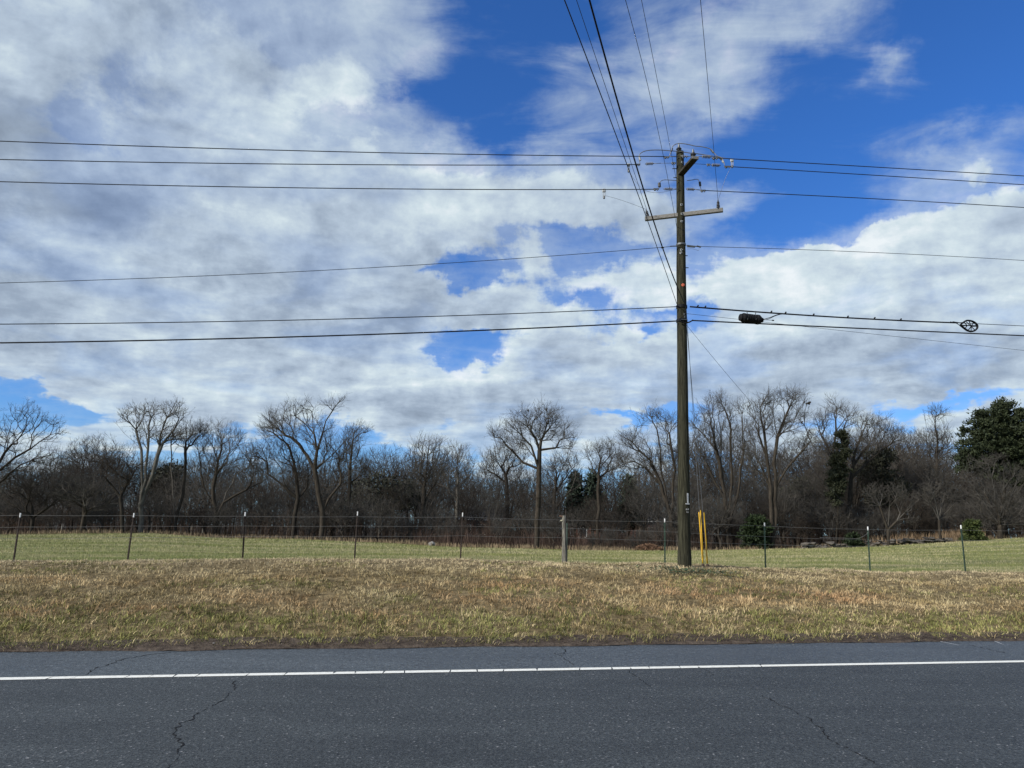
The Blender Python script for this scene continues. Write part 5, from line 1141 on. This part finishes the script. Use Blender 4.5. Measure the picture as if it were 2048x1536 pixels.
wb = at_y(1700, 1095, 73.5); wall = empty('stone_wall', (wb[0], wb[1], G(wb[0], wb[1])), 'tumbled low dark stone wall at the right edge of the field', 'stone wall'); wo = np.array(wall.location); rr = random.Random(4)
for i in range(150):
    px = rr.uniform(1600, 1905); Y = 73.4 + rr.uniform(-.5, .5); b = at_y(px, 1090, Y); lay = rr.choice((0, 0, 1, 1, 2)); s = rr.uniform(.3, .75)
    me = rr.choice(rocksP) if rr.random() < .03 else rr.choice(rocks)
    o = link('stone', me, None, wall, (b[0] - wo[0], b[1] - wo[1], G(b[0], b[1]) - wo[2] + .06 + lay * .2)); o.scale = (s * rr.uniform(1, 1.8), s, s * .7); o.rotation_euler = (rr.uniform(-.3, .3), rr.uniform(-.3, .3), rr.uniform(0, 6))
def rock(px, py, Y, s, label, z=None, name='boulder', cat='rock'):
    b = at_y(px, py, Y) if z is None else at_z(px, py, z); o = link(name, rocksP[0], None, None, (b[0], b[1], G(b[0], b[1]) + s * .15)); o.scale = (s, s * .8, s); tag(o, label, cat)
rock(864, 1090, 75, .9, 'pale round boulder at the far edge of the field left of the fifth fence post')
rock(430, 1262, 13, .075, 'small white stone in the grass near the road at the left', .22, 'pebble', 'stone'); rock(1586, 1283, 13, .07, 'small pale stone on the dirt edge of the road at the right', .05, 'pebble', 'stone'); rock(1355, 1285, 13, .05, 'tiny pale stone on the dirt edge below the utility pole', .05, 'pebble', 'stone')
# mound of fallen leaves
rng2 = np.random.default_rng(8); b = at_y(1297, 1101, 75); n = 5000; a = rng2.random(n) * 6.28; q = np.sqrt(rng2.random(n)); X_ = b[0] + np.cos(a) * q * 1.45; Y_ = b[1] + np.sin(a) * q * .9; Z_ = ground(X_, Y_) + .55 * (1 - q ** 2) + rng2.normal(0, .03, n)
P_ = np.stack([X_, Y_, Z_], 1); u = rng2.normal(0, .07, (n, 3)); v = rng2.normal(0, .07, (n, 3)); Vv = np.stack([P_ - u, P_ + u, P_ + v], 1).reshape(-1, 3)
tag(link('leaf_mound', mesh_np('leaf_mound', Vv, [np.arange(3 * n).reshape(-1, 3)], np.repeat(lerp3((.08, .045, .028), (.20, .12, .07), rng2.random(n)), 3, axis=0)), FOL), 'low mound of brown fallen leaves left of the utility pole', 'leaf pile', kind='stuff')
# litter of leaves along the field edge at the right
BRICK = mat('red brick', (.16, .065, .045), .9, .2, color2=(.24, .10, .07), scale=3, stretch=(1, 1, 4)); SHING = mat('grey roof shingles', (.07, .07, .07), .9, .2, var=.3, scale=4, stretch=(1, 1, 6)); TRIM = mat('white trim', (.70, .70, .68), .6, .3, var=.05); PANE = mat('window glass', (.04, .05, .06), .15, .6, var=.2); SIDING = mat('pale siding', (.50, .50, .46), .8, .2, var=.08, scale=2, stretch=(1, 1, 8))
def house(px, py_top, py_bot, Y, wpx, label, wm, wins, chim=False):
    a = at_y(px - wpx / 2, py_bot, Y); c = at_y(px + wpx / 2, py_bot, Y); w = c[0] - a[0]; cx = (a[0] + c[0]) / 2; gz = G(cx, Y); top = at_y(px, py_top, Y)[2]; h = top - gz
    t = empty('house', (cx, Y, gz), label, 'house'); bm = bmesh.new(); add_box(bm, (0, 4, h / 2), (w, 8, h)); wl = bm_obj('wall', bm, wm, t)
    bm = bmesh.new(); v = [bm.verts.new(p) for p in ((-w / 2 - .4, -.4, h), (w / 2 + .4, -.4, h), (w / 2 + .4, 8.4, h), (-w / 2 - .4, 8.4, h), (-w / 2 - .4, 4, h + 2), (w / 2 + .4, 4, h + 2))]
    for f in ((0, 1, 5, 4), (2, 3, 4, 5), (0, 4, 3), (1, 2, 5), (0, 3, 2, 1)): bm.faces.new([v[k] for k in f])
    rf = bm_obj('roof', bm, SHING, t); bm = bmesh.new(); add_box(bm, (0, -.43, h - .08), (w + .8, .05, .2)); bm_obj('eave_board', bm, TRIM, rf)
    for (fx, ww, hh) in wins:
        x = -w / 2 + w * fx; bm = bmesh.new(); zc = h * .52; add_box(bm, (x - ww / 2, -.04, zc), (.1, .08, hh)); add_box(bm, (x + ww / 2, -.04, zc), (.1, .08, hh)); add_box(bm, (x, -.05, zc - hh / 2), (ww + .2, .1, .14)); add_box(bm, (x, -.04, zc + hh / 2), (ww + .1, .08, .1)); wn = bm_obj('window', bm, TRIM, t)
        bm = bmesh.new(); add_box(bm, (x, -.015, zc), (ww - .1, .03, hh - .1)); bm_obj('pane', bm, PANE, wn)
    if chim: bm = bmesh.new(); add_box(bm, (w * .3, 4, h + 1.6), (.9, .9, 2.4)); bm_obj('chimney', bm, BRICK, rf)
house(960, 1038, 1062, 118, 100, 'red brick house glimpsed through the woods behind the fifth fence post', BRICK, [(.25, 1.0, 1.5), (.52, 1.3, 1.5), (.82, 1.2, 1.3)])
house(1165, 1046, 1064, 128, 70, 'low brick house with a white window seen between trunks right of the wooden post', BRICK, [(.22, .8, 1.2), (.5, 1.4, 1.6)])
house(1300, 1042, 1062, 132, 60, 'small brick house with a chimney seen through the branches left of the utility pole', BRICK, [(.6, 1.6, 1.4)], True)
house(112, 995, 1040, 140, 34, 'pale two-storey house barely visible through the trees at the far left', SIDING, [(.3, 1.0, 1.6), (.7, 1.0, 1.6)])
